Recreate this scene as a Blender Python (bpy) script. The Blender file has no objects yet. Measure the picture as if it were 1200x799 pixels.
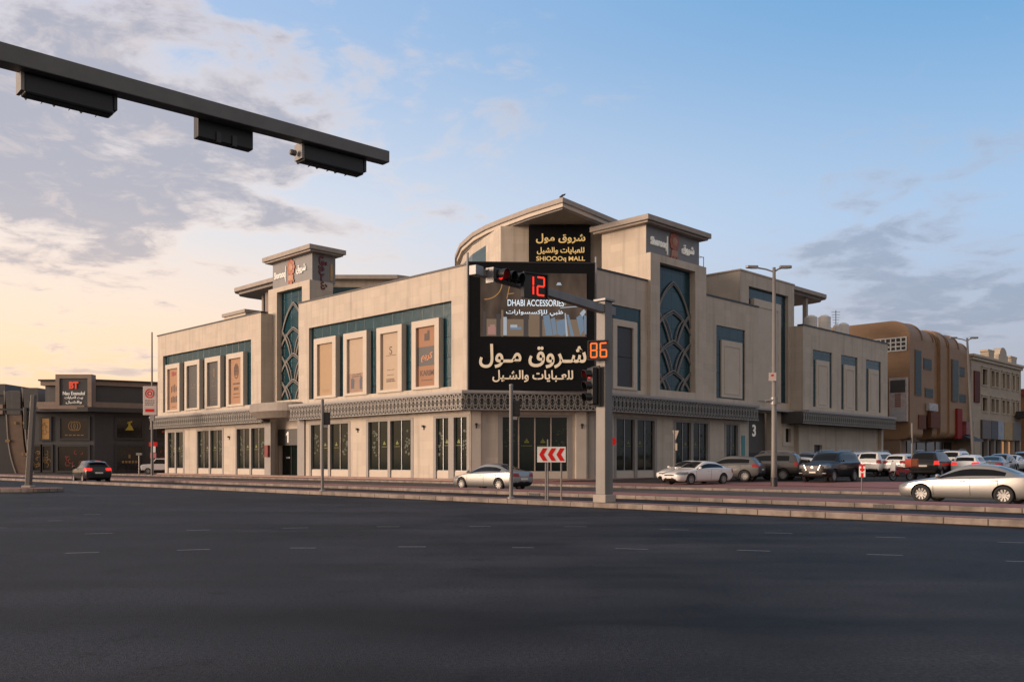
import bpy, bmesh, math, random
from mathutils import Vector, Matrix
from mathutils.bvhtree import BVHTree
R = math.radians
SC = bpy.context.scene
COL = SC.collection
random.seed(7)

# ------------------------------------------------------------------ camera
cam = bpy.data.cameras.new('camera')
cam.sensor_width = 36.0
cam.lens = 31.6
cam.shift_y = 0.1183
cam.clip_start = 0.1
cam.clip_end = 6000
camo = bpy.data.objects.new('camera', cam)
camo.location = (0, 0, 1.5)
camo.rotation_euler = (R(90), 0, 0)
COL.objects.link(camo)
SC.camera = camo

# ------------------------------------------------------------------ world
SUN_AZ, SUN_EL = -106.0, 9.0          # degrees, azimuth from +Y towards +X
W = bpy.data.worlds.new("World")
SC.world = W
W.use_nodes = True
wt = W.node_tree
for n in list(wt.nodes):
    wt.nodes.remove(n)


def build_world():
    N = wt.nodes.new
    Lk = wt.links.new

    def setin(sock, v):
        if hasattr(v, 'is_output') or hasattr(v, 'links'):
            Lk(v, sock)
        else:
            sock.default_value = v

    def M(op, a, b=0.0, c=None, clamp=False):
        n = N('ShaderNodeMath'); n.operation = op; n.use_clamp = clamp
        setin(n.inputs[0], a); setin(n.inputs[1], b)
        if c is not None: setin(n.inputs[2], c)
        return n.outputs[0]

    def SS(v, lo, hi, a=0.0, b=1.0):
        n = N('ShaderNodeMapRange'); n.interpolation_type = 'SMOOTHSTEP'
        setin(n.inputs[0], v)
        n.inputs[1].default_value = lo; n.inputs[2].default_value = hi
        n.inputs[3].default_value = a; n.inputs[4].default_value = b
        return n.outputs[0]

    def MIX(f, a, b, mode='MIX'):
        n = N('ShaderNodeMix'); n.data_type = 'RGBA'; n.blend_type = mode
        setin(n.inputs[0], f)
        for s, v in ((n.inputs[6], a), (n.inputs[7], b)):
            if isinstance(v, tuple): s.default_value = (*v, 1)
            else: Lk(v, s)
        return n.outputs[2]

    def NOISE(vec, scale, detail, rough, dist=0.0):
        n = N('ShaderNodeTexNoise')
        Lk(vec, n.inputs['Vector'])
        n.inputs['Scale'].default_value = scale
        n.inputs['Detail'].default_value = detail
        n.inputs['Roughness'].default_value = rough
        n.inputs['Distortion'].default_value = dist
        return n.outputs[0]

    out = N('ShaderNodeOutputWorld'); bg = N('ShaderNodeBackground')
    sky = N('ShaderNodeTexSky'); sky.sky_type = 'NISHITA'; sky.sun_disc = False
    sky.sun_elevation = R(SUN_EL); sky.sun_rotation = R(SUN_AZ)
    sky.dust_density = 2.0; sky.ozone_density = 2.0; sky.air_density = 1.0
    tc = N('ShaderNodeTexCoord'); sep = N('ShaderNodeSeparateXYZ')
    Lk(tc.outputs['Generated'], sep.inputs[0])
    x, y, z = sep.outputs
    zc = M('MAXIMUM', z, 0.0)
    az = M('ARCTAN2', x, y)
    el = M('ARCSINE', M('MINIMUM', zc, 1.0))
    # clear-sky colour by height: haze near the horizon, blue above, deeper towards the right
    rt = SS(az, -0.55, 0.65)
    low = MIX(rt, (.98, .68, .45), (.37, .37, .42))
    mid = MIX(rt, (.70, .72, .77), (.37, .52, .73))
    top = MIX(rt, (.35, .49, .72), (.125, .335, .61))
    g = MIX(SS(el, 0.03, 0.27), low, mid)
    g = MIX(SS(el, 0.20, 0.50), g, top)
    # unseen sky behind the camera and overhead, tinted to warm the ambient light
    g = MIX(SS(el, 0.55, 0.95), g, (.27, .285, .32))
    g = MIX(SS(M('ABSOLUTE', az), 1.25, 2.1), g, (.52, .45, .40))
    # warm glow where the sun goes down, out of frame on the left
    da = M('ABSOLUTE', M('ADD', az, 0.62))
    glow = M('MULTIPLY', SS(da, 0.85, 0.0), SS(el, 0.34, 0.0))
    g = MIX(M('MULTIPLY', glow, 0.85), g, (1.10, .79, .52))
    g = MIX(M('MULTIPLY', M('MULTIPLY', SS(el, 0.17, 0.05), SS(az, -0.05, -0.45)), 0.62), g, (1.0, .60, .33))
    # high clouds on a flat layer
    dz = M('ADD', zc, 0.13)
    comb = N('ShaderNodeCombineXYZ')
    Lk(M('DIVIDE', x, dz), comb.inputs[0]); Lk(M('DIVIDE', y, dz), comb.inputs[1])
    cv = comb.outputs[0]
    n1 = NOISE(cv, 1.55, 9, 0.60, 0.35)
    n2 = NOISE(cv, 5.5, 7, 0.62, 0.5)
    n = M('ADD', M('MULTIPLY', n1, 0.69), M('MULTIPLY', n2, 0.31))
    left = M('MULTIPLY', SS(az, 0.0, -0.40), M('MULTIPLY', SS(el, 0.10, 0.20), SS(el, 0.52, 0.30)))
    lowl = M('MULTIPLY', SS(az, -0.18, -0.45), M('MULTIPLY', SS(el, 0.01, 0.07), SS(el, 0.17, 0.10)))
    right = M('MULTIPLY', SS(az, 0.17, 0.40), M('MULTIPLY', SS(el, 0.06, 0.13), SS(el, 0.31, 0.20)))
    mass = M('MULTIPLY', M('MULTIPLY', SS(az, -0.20, -0.34), SS(el, 0.19, 0.25)), SS(el, 0.40, 0.33))
    midm = M('MULTIPLY', SS(az, 0.22, -0.10), SS(el, 0.22, 0.34))
    cover = M('ADD', M('ADD', M('MULTIPLY', left, 0.125), M('MULTIPLY', right, 0.15)),
              M('ADD', M('MULTIPLY', midm, 0.055), M('MULTIPLY', lowl, 0.08)))
    cover = M('ADD', cover, M('MULTIPLY', mass, 0.032))
    d = M('ADD', n, cover)
    alpha = SS(d, 0.55, 0.69)
    core = SS(d, 0.585, 0.70)
    lt = SS(az, 0.45, -0.45)
    warm = MIX(lt, (.45, .46, .53), (.92, .74, .62))
    dark = MIX(lt, (.26, .30, .39), (.395, .39, .45))
    near = SS(el, 0.30, 0.04)
    dark = MIX(M('MULTIPLY', M('MULTIPLY', near, lt), 0.75), dark, (.74, .56, .45))
    n3 = NOISE(cv, 9.0, 6, 0.65, 0.6)
    dark = MIX(M('MULTIPLY', SS(n3, 0.48, 0.70), 0.30), dark, warm)
    cc = MIX(core, warm, dark)
    g = MIX(M('MULTIPLY', alpha, SS(az, 0.4, -0.3, 0.66, 0.88)), g, cc)
    # the physical sky carries part of the colour
    ns = N('ShaderNodeVectorMath'); ns.operation = 'SCALE'
    Lk(sky.outputs[0], ns.inputs[0]); ns.inputs['Scale'].default_value = 0.10
    gs = N('ShaderNodeVectorMath'); gs.operation = 'SCALE'
    Lk(g, gs.inputs[0]); gs.inputs['Scale'].default_value = 10.0 * SKY_GAIN
    ns.inputs['Scale'].default_value = 1.0
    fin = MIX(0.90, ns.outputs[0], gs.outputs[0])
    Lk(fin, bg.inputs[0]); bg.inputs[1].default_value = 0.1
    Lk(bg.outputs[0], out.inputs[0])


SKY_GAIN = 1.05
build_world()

# ------------------------------------------------------------------ sun (low, soft, warm)
sl = bpy.data.lights.new('sun', 'SUN')
sl.energy = 4.0
sl.angle = R(28)
sl.color = (1.0, .735, .54)
so = bpy.data.objects.new('sun', sl)
sd = Vector((math.sin(R(SUN_AZ)) * math.cos(R(SUN_EL)), math.cos(R(SUN_AZ)) * math.cos(R(SUN_EL)), math.sin(R(SUN_EL))))
so.rotation_euler = (-sd).to_track_quat('-Z', 'Y').to_euler()
so.location = (-60, -20, 40)
COL.objects.link(so)
SC.view_settings.view_transform = 'Standard'
SC.view_settings.look = 'None'
SC.view_settings.exposure = 0.22
SC.view_settings.gamma = 1.0

# ------------------------------------------------------------------ helpers


def fr_axes(o, a, b, c=(0, 0, 1)):
    o, a, b, c = Vector(o), Vector(a), Vector(b), Vector(c)
    return lambda p, q, r: o + a * p + b * q + c * r


H2 = math.sqrt(.5)
CX, CY = 0.8, 61.0
LF = fr_axes((CX, CY, 0), (-H2, H2, 0), (-H2, -H2, 0))    # s along the left wing, d out of it, z up
RF = fr_axes((CX, CY, 0), (H2, H2, 0), (H2, -H2, 0))      # s along the right wing, d out of it, z up
ID = fr_axes((0, 0, 0), (1, 0, 0), (0, 1, 0))


def wloc(o):
    v = Vector((0, 0, 0))
    while o is not None:
        v += o.location
        o = o.parent
    return v


class MB:
    """collects faces in world space and links them as one mesh object"""

    def __init__(s):
        s.v = []; s.f = []

    def pts(s, ps):
        i = len(s.v); s.v += [Vector(p) for p in ps]
        return list(range(i, i + len(ps)))

    def face(s, ps):
        s.f.append(s.pts(ps)); return s

    def box(s, x0, x1, y0, y1, z0, z1, fr=ID):
        i = s.pts([fr(x, y, z) for z in (z0, z1) for y in (y0, y1) for x in (x0, x1)])
        for q in ((0, 2, 3, 1), (4, 5, 7, 6), (0, 1, 5, 4), (2, 6, 7, 3), (0, 4, 6, 2), (1, 3, 7, 5)):
            s.f.append([i[k] for k in q])
        return s

    def prism(s, poly, h0, h1, fr=ID, m=lambda a, b, h: (a, b, h)):
        n = len(poly)
        a = s.pts([fr(*m(p[0], p[1], h0)) for p in poly])
        b = s.pts([fr(*m(p[0], p[1], h1)) for p in poly])
        s.f.append(a[::-1]); s.f.append(b)
        for k in range(n):
            s.f.append([a[k], a[(k + 1) % n], b[(k + 1) % n], b[k]])
        return s

    def tube(s, ps, r, n=10, caps=True):
        ps = [Vector(p) for p in ps]
        rs = r if isinstance(r, (list, tuple)) else [r] * len(ps)
        rings = []
        up = None
        for k, p in enumerate(ps):
            t = (ps[min(k + 1, len(ps) - 1)] - ps[max(k - 1, 0)]).normalized()
            ref = Vector((0, 0, 1)) if abs(t.z) < .9 else Vector((1, 0, 0))
            if up is None: up = ref
            u = t.cross(ref).normalized(); w = u.cross(t).normalized()
            rings.append(s.pts([p + u * (rs[k] * math.cos(2 * math.pi * j / n)) + w * (rs[k] * math.sin(2 * math.pi * j / n)) for j in range(n)]))
        for a, b in zip(rings, rings[1:]):
            for j in range(n):
                s.f.append([a[j], a[(j + 1) % n], b[(j + 1) % n], b[j]])
        if caps:
            s.f.append(rings[0][::-1]); s.f.append(rings[-1])
        return s

    def lathe(s, prof, n=24, fr=ID, closed=False):
        """prof: (radius, axial) pairs round the frame's third axis"""
        rings = [s.pts([fr(r * math.cos(2 * math.pi * j / n), r * math.sin(2 * math.pi * j / n), h) for j in range(n)]) for r, h in prof]
        pr = list(zip(rings, rings[1:]))
        if closed: pr.append((rings[-1], rings[0]))
        for a, b in pr:
            for j in range(n):
                s.f.append([a[j], a[(j + 1) % n], b[(j + 1) % n], b[j]])
        if not closed:
            if prof[0][0] > 1e-4: s.f.append(rings[0][::-1])
            if prof[-1][0] > 1e-4: s.f.append(rings[-1])
        return s

    def ribbon(s, path, w, t, fr, d):
        """flat bar of width w and thickness t along (a, b) points in a plane of fr at depth d"""
        n = len(path)
        P = [Vector((p[0], p[1])) for p in path]
        q = []
        for k in range(n):
            tg = P[min(k + 1, n - 1)] - P[max(k - 1, 0)]
            if tg.length < 1e-9: tg = Vector((1, 0))
            tg.normalize()
            nn = Vector((-tg.y, tg.x)) * (w / 2)
            a, b = P[k] + nn, P[k] - nn
            q.append(s.pts([fr(a.x, d, a.y), fr(b.x, d, b.y), fr(b.x, d + t, b.y), fr(a.x, d + t, a.y)]))
        for A, B in zip(q, q[1:]):
            for j in range(4):
                s.f.append([A[j], A[(j + 1) % 4], B[(j + 1) % 4], B[j]])
        s.f.append(q[0][::-1]); s.f.append(q[-1])
        return s

    def build(s, name, mat, parent=None, smooth=False, at=None, local=False, bevel=0.0, recalc=True):
        off = Vector((0, 0, 0))
        if not local:
            off = wloc(parent) if parent is not None else Vector(at or (0, 0, 0))
        me = bpy.data.meshes.new(name)
        me.from_pydata([tuple(p - off) for p in s.v], [], s.f)
        bm = bmesh.new(); bm.from_mesh(me)
        bmesh.ops.remove_doubles(bm, verts=bm.verts, dist=1e-5)
        if recalc: bmesh.ops.recalc_face_normals(bm, faces=bm.faces)
        uv = bm.loops.layers.uv.new('UVMap')
        for f in bm.faces:
            nrm = f.normal
            f.smooth = smooth
            if abs(nrm.z) > .75:
                for l in f.loops: l[uv].uv = (l.vert.co.x + off.x, l.vert.co.y + off.y)
            else:
                h = Vector((-nrm.y, nrm.x, 0))
                h = h.normalized() if h.length > 1e-6 else Vector((1, 0, 0))
                for l in f.loops: l[uv].uv = ((l.vert.co + off).dot(h), l.vert.co.z + off.z)
        bm.to_mesh(me); bm.free()
        o = bpy.data.objects.new(name, me)
        COL.objects.link(o)
        if parent is not None: o.parent = parent
        elif at is not None: o.location = at
        if mat is not None: me.materials.append(mat)
        if smooth: me.shade_smooth() if hasattr(me, 'shade_smooth') else None
        if bevel:
            b = o.modifiers.new('bevel', 'BEVEL'); b.width = bevel; b.segments = 2; b.limit_method = 'ANGLE'
        return o


def wall(mb, fr, s0, s1, z0, z1, d, th, holes=()):
    ss = sorted({s0, s1, *[min(max(h[k], s0), s1) for h in holes for k in (0, 1)]})
    zs = sorted({z0, z1, *[min(max(h[k], z0), z1) for h in holes for k in (2, 3)]})
    ns, nz = len(ss) - 1, len(zs) - 1

    def solid(i, j):
        if not (0 <= i < ns and 0 <= j < nz): return False
        a, b = (ss[i] + ss[i + 1]) / 2, (zs[j] + zs[j + 1]) / 2
        return not any(h[0] < a < h[1] and h[2] < b < h[3] for h in holes)
    e = d - th
    for i in range(ns):
        for j in range(nz):
            if not solid(i, j): continue
            a, b, p, q = ss[i], ss[i + 1], zs[j], zs[j + 1]
            mb.face([fr(a, d, p), fr(b, d, p), fr(b, d, q), fr(a, d, q)])
            mb.face([fr(a, e, p), fr(a, e, q), fr(b, e, q), fr(b, e, p)])
            if not solid(i - 1, j): mb.face([fr(a, d, p), fr(a, d, q), fr(a, e, q), fr(a, e, p)])
            if not solid(i + 1, j): mb.face([fr(b, d, p), fr(b, e, p), fr(b, e, q), fr(b, d, q)])
            if not solid(i, j - 1): mb.face([fr(a, d, p), fr(a, e, p), fr(b, e, p), fr(b, d, p)])
            if not solid(i, j + 1): mb.face([fr(a, d, q), fr(b, d, q), fr(b, e, q), fr(a, e, q)])
    return mb


def thing(name, label, cat, loc=(0, 0, 0), rz=0.0, group=None):
    o = bpy.data.objects.new(name, None)
    o.empty_display_size = .3
    COL.objects.link(o)
    o.location = loc; o.rotation_euler = (0, 0, rz)
    o['label'] = label; o['category'] = cat
    if group: o['group'] = group
    return o


def tag(o, label, cat, group=None):
    o['label'] = label; o['category'] = cat
    if group: o['group'] = group
    return o


def struct(o, kind='structure'):
    o['kind'] = kind
    return o


# ------------------------------------------------------------------ materials
MATS = {}


def mat(name, col, rough=.6, metal=0.0, var=.12, vscale=1.5, bump=0.0, bscale=40.0, emit=None, estr=0.0, spec=.5,
        brick=None, mortar=.75, coat=0.0, streak=0.0, msize=.01):
    """base colour broken up by noise, optional block joints (brick = (width, height) in metres on the UV) and bump"""
    if name in MATS: return MATS[name]
    m = bpy.data.materials.new(name); m.use_nodes = True
    nt = m.node_tree; N = nt.nodes.new; Lk = nt.links.new
    b = nt.nodes['Principled BSDF']
    b.inputs['Roughness'].default_value = rough
    b.inputs['Metallic'].default_value = metal
    b.inputs['Specular IOR Level'].default_value = spec
    b.inputs['Coat Weight'].default_value = coat
    b.inputs['Coat Roughness'].default_value = .03
    tc = N('ShaderNodeTexCoord')
    no = N('ShaderNodeTexNoise'); no.inputs['Scale'].default_value = vscale; no.inputs['Detail'].default_value = 6
    no.inputs['Roughness'].default_value = .65
    Lk(tc.outputs['Object'], no.inputs['Vector'])
    mr = N('ShaderNodeMapRange'); mr.inputs[1].default_value = .3; mr.inputs[2].default_value = .7
    mr.inputs[3].default_value = 1 - var; mr.inputs[4].default_value = 1 + var
    Lk(no.outputs[0], mr.inputs[0])
    vm = N('ShaderNodeVectorMath'); vm.operation = 'SCALE'; vm.inputs[0].default_value = col
    Lk(mr.outputs[0], vm.inputs['Scale'])
    cur = vm.outputs[0]
    hgt = None
    if brick:
        bt = N('ShaderNodeTexBrick')
        bt.inputs['Scale'].default_value = 1.0
        bt.inputs['Brick Width'].default_value = brick[0]; bt.inputs['Row Height'].default_value = brick[1]
        bt.inputs['Mortar Size'].default_value = msize; bt.inputs['Mortar Smooth'].default_value = .3
        bt.inputs['Color1'].default_value = (1, 1, 1, 1); bt.inputs['Color2'].default_value = (.90, .90, .90, 1)
        bt.inputs['Mortar'].default_value = (mortar, mortar, mortar, 1)
        bt.offset = brick[2] if len(brick) > 2 else .5
        Lk(tc.outputs['UV'], bt.inputs['Vector'])
        mx = N('ShaderNodeMix'); mx.data_type = 'RGBA'; mx.blend_type = 'MULTIPLY'; mx.inputs[0].default_value = 1
        Lk(cur, mx.inputs[6]); Lk(bt.outputs['Color'], mx.inputs[7]); cur = mx.outputs[2]
        hgt = bt.outputs['Fac']
    if streak:
        mp = N('ShaderNodeMapping'); mp.inputs['Scale'].default_value = (1.6, 1.6, .10)
        Lk(tc.outputs['Object'], mp.inputs[0])
        n3 = N('ShaderNodeTexNoise'); n3.inputs['Scale'].default_value = 1.3; n3.inputs['Detail'].default_value = 5
        Lk(mp.outputs[0], n3.inputs['Vector'])
        m3 = N('ShaderNodeMapRange'); m3.inputs[1].default_value = .5; m3.inputs[2].default_value = .75
        m3.inputs[3].default_value = 1; m3.inputs[4].default_value = 1 - streak
        Lk(n3.outputs[0], m3.inputs[0])
        v3 = N('ShaderNodeVectorMath'); v3.operation = 'SCALE'; Lk(cur, v3.inputs[0]); Lk(m3.outputs[0], v3.inputs['Scale'])
        cur = v3.outputs[0]
    Lk(cur, b.inputs['Base Color'])
    if bump or hgt is not None:
        bp = N('ShaderNodeBump'); bp.inputs['Strength'].default_value = bump or .25; bp.inputs['Distance'].default_value = .02
        n2 = N('ShaderNodeTexNoise'); n2.inputs['Scale'].default_value = bscale; n2.inputs['Detail'].default_value = 3
        Lk(tc.outputs['Object'], n2.inputs['Vector'])
        if hgt is not None:
            sb = N('ShaderNodeMath'); sb.operation = 'SUBTRACT'
            Lk(n2.outputs[0], sb.inputs[0]); Lk(hgt, sb.inputs[1])
            Lk(sb.outputs[0], bp.inputs['Height'])
        else:
            Lk(n2.outputs[0], bp.inputs['Height'])
        Lk(bp.outputs[0], b.inputs['Normal'])
    if emit:
        b.inputs['Emission Color'].default_value = (*emit, 1); b.inputs['Emission Strength'].default_value = estr
    MATS[name] = m
    return m


STONE = mat('sandstone', (.52, .45, .375), .75, var=.07, vscale=.5, brick=(1.25, .62, 0.0), mortar=.88, msize=.014, bump=.12, streak=.24)
STONE2 = mat('limestone_trim', (.52, .455, .385), .7, var=.06, vscale=1.0, bump=.08)
GREYST = mat('grey_stone', (.27, .25, .235), .65, var=.08, vscale=1.2, bump=.08)
GREYCL = mat('grey_cladding', (.20, .195, .20), .5, var=.06, vscale=1.0, brick=(1.2, 1.2, 0), mortar=.8)
CONC = mat('concrete', (.33, .29, .26), .75, var=.12, vscale=1.5, bump=.1)
LEDGE = mat('ledge_metal', (.30, .285, .28), .45, var=.06)
DARKM = mat('dark_metal', (.036, .036, .04), .45, metal=.3)
LATT = mat('lattice_metal', (.235, .22, .205), .5, metal=.2, var=.1)
BACKP = mat('frieze_backing', (.06, .057, .054), .6)
BLACK = mat('black_panel', (.007, .0075, .009), .5, var=.1, spec=.12)
GREYM = mat('grey_metal', (.24, .235, .235), .45, metal=.3, var=.08)
POLEM = mat('pole_paint', (.17, .158, .15), .5, var=.1, streak=.2)
SILVERM = mat('silver_frame', (.34, .33, .33), .35, metal=.6)
TEAL = mat('teal_glass', (.009, .048, .066), .10, var=.2, vscale=.7, brick=(1.25, 1.55, 0), mortar=.3, msize=.02, spec=.35)
DGLASS = mat('shop_glass', (.008, .013, .0115), .08, var=.2, spec=.28)
VINYL = mat('window_sticker_lime', (.15, .165, .02), .5)
VINYLG = mat('window_sticker_green', (.026, .042, .022), .5)
CREAM = mat('cream_letters', (.62, .50, .36), .4, emit=(1, .80, .55), estr=.22)
GOLD = mat('gold_letters', (.55, .36, .12), .4, emit=(1, .70, .28), estr=.30)
WHITEL = mat('white_letters', (.78, .76, .72), .4, emit=(1, .93, .82), estr=.10)
RUST = mat('crest_red', (.34, .10, .055), .5)
RUST2 = mat('crest_orange', (.42, .20, .11), .5)
MAROON = mat('maroon_letters', (.13, .022, .03), .5)
WHITEP = mat('white_sign_paint', (.74, .73, .71), .45)
REDP = mat('red_sign_paint', (.62, .014, .012), .5, spec=.25)
REDL = mat('red_led', (.3, .02, .01), .4, emit=(1, .03, .012), estr=1.5)
ORANGEL = mat('orange_led', (.3, .08, .02), .4, emit=(1, .085, .01), estr=1.9)
REDLENS = mat('red_signal_lens', (.5, .02, .02), .3, emit=(1, .03, .02), estr=.9)
OFFLENS = mat('unlit_signal_lens', (.012, .012, .012), .2)
BLKPL = mat('black_plastic', (.012, .012, .013), .5)
RUBBER = mat('tyre_rubber', (.018, .018, .019), .8, bump=.1)
RIM = mat('alloy_rim', (.30, .295, .29), .45, metal=.4, var=.05)
RIMD = mat('dark_rim', (.22, .22, .23), .3, metal=.8, var=.05)
CARGL = mat('car_glass', (.005, .006, .0075), .05, spec=.28)
TAILL = mat('tail_lamp', (.28, .012, .012), .2, spec=.6)
TAILON = mat('tail_lamp_lit', (.4, .012, .012), .25, emit=(1, .03, .02), estr=.85)
HEADL = mat('head_lamp', (.20, .21, .23), .15, metal=.3, spec=.6)
CHROME = mat('chrome', (.45, .45, .45), .3, metal=1)
PLATE = mat('number_plate', (.66, .64, .58), .45)


def lit_letters():
    pass


def textmesh(name, body, fr, w=None, h=None, ext=.02, mat_=None, parent=None, offset=0.0, anchor='C', at=None, shear=0.0):
    """text as a solid mesh in the plane of fr(a, b, c): centred on the frame's origin, scaled to w x h"""
    cu = bpy.data.curves.new(name, 'FONT'); cu.body = body; cu.size = 1; cu.extrude = .02; cu.offset = offset
    cu.resolution_u = 8
    t = bpy.data.objects.new(name, cu); COL.objects.link(t)
    bpy.context.view_layer.update()
    dg = bpy.context.evaluated_depsgraph_get()
    me = bpy.data.meshes.new_from_object(t.evaluated_get(dg))
    bpy.data.objects.remove(t); bpy.data.curves.remove(cu)
    xs = [v.co.x for v in me.vertices]; ys = [v.co.y for v in me.vertices]
    x0, x1, y0, y1 = min(xs), max(xs), min(ys), max(ys)
    kx = (w / (x1 - x0)) if w else None
    ky = (h / (y1 - y0)) if h else None
    kx = kx or ky; ky = ky or kx
    off = wloc(parent) if parent is not None else Vector(at or (0, 0, 0))
    for v in me.vertices:
        a = (v.co.x - (x0 + x1) / 2) * kx; b = (v.co.y - (y0 + y1) / 2) * ky
        c = (v.co.z + .02) / .04 * ext
        v.co = fr(a, b, c) - off
    me.materials.clear(); me.materials.append(mat_)
    bm = bmesh.new(); bm.from_mesh(me); bmesh.ops.recalc_face_normals(bm, faces=bm.faces); bm.to_mesh(me); bm.free()
    o = bpy.data.objects.new(name, me); COL.objects.link(o)
    if parent is not None: o.parent = parent
    elif at is not None: o.location = at
    return o


AF = {'ا': 'FE8D FE8E', 'ب': 'FE8F FE90 FE91 FE92', 'ت': 'FE95 FE96 FE97 FE98', 'ش': 'FEB5 FEB6 FEB7 FEB8', 'ر': 'FEAD FEAE',
      'و': 'FEED FEEE', 'ق': 'FED5 FED6 FED7 FED8', 'م': 'FEE1 FEE2 FEE3 FEE4', 'ل': 'FEDD FEDE FEDF FEE0', 'ع': 'FEC9 FECA FECB FECC',
      'ي': 'FEF1 FEF2 FEF3 FEF4', 'ظ': 'FEC5 FEC6 FEC7 FEC8', 'إ': 'FE87 FE88', 'ك': 'FED9 FEDA FEDB FEDC', 'س': 'FEB1 FEB2 FEB3 FEB4', 'د': 'FEA9 FEAA'}
TAT = 'ـ'


def ar(txt, kash=()):
    """joined Arabic letter forms in visual order; kash = positions after which the joint is stretched"""
    out = []; L = list(txt)
    for i, c in enumerate(L):
        if c not in AF:
            out.append(c); continue
        f = AF[c].split()
        prev = i > 0 and L[i - 1] in AF and len(AF[L[i - 1]].split()) == 4
        nxt = i < len(L) - 1 and L[i + 1] in AF and len(f) == 4
        out.append(chr(int(f[3 if prev and nxt else 1 if prev else 2 if nxt else 0], 16)))
        if i in kash: out.append(TAT)
    return ''.join(out[::-1])


SEG = {'0': 'abcdef', '1': 'bc', '2': 'abged', '3': 'abgcd', '4': 'fgbc', '5': 'afgcd', '6': 'afgedc', '7': 'abc', '8': 'abcdefg', '9': 'abcdfg'}


def digits(mb, txt, fr, w, h, gap, bar=.05, t=.01):
    """seven-segment figures centred on fr's origin"""
    n = len(txt); tot = n * w + (n - 1) * gap
    for k, ch in enumerate(txt):
        x0 = -tot / 2 + k * (w + gap); x1 = x0 + w
        e = bar * .6
        S = {'a': (x0 + e, x1 - e, h / 2 - bar, h / 2), 'd': (x0 + e, x1 - e, -h / 2, -h / 2 + bar), 'g': (x0 + e, x1 - e, -bar / 2, bar / 2),
             'f': (x0, x0 + bar, e * .6, h / 2 - e), 'b': (x1 - bar, x1, e * .6, h / 2 - e),
             'e': (x0, x0 + bar, -h / 2 + e, -e * .6), 'c': (x1 - bar, x1, -h / 2 + e, -e * .6)}
        for g in SEG[ch]:
            a, b, c, d = S[g]
            mb.box(a, b, c, d, 0, t, fr)
    return mb

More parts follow.
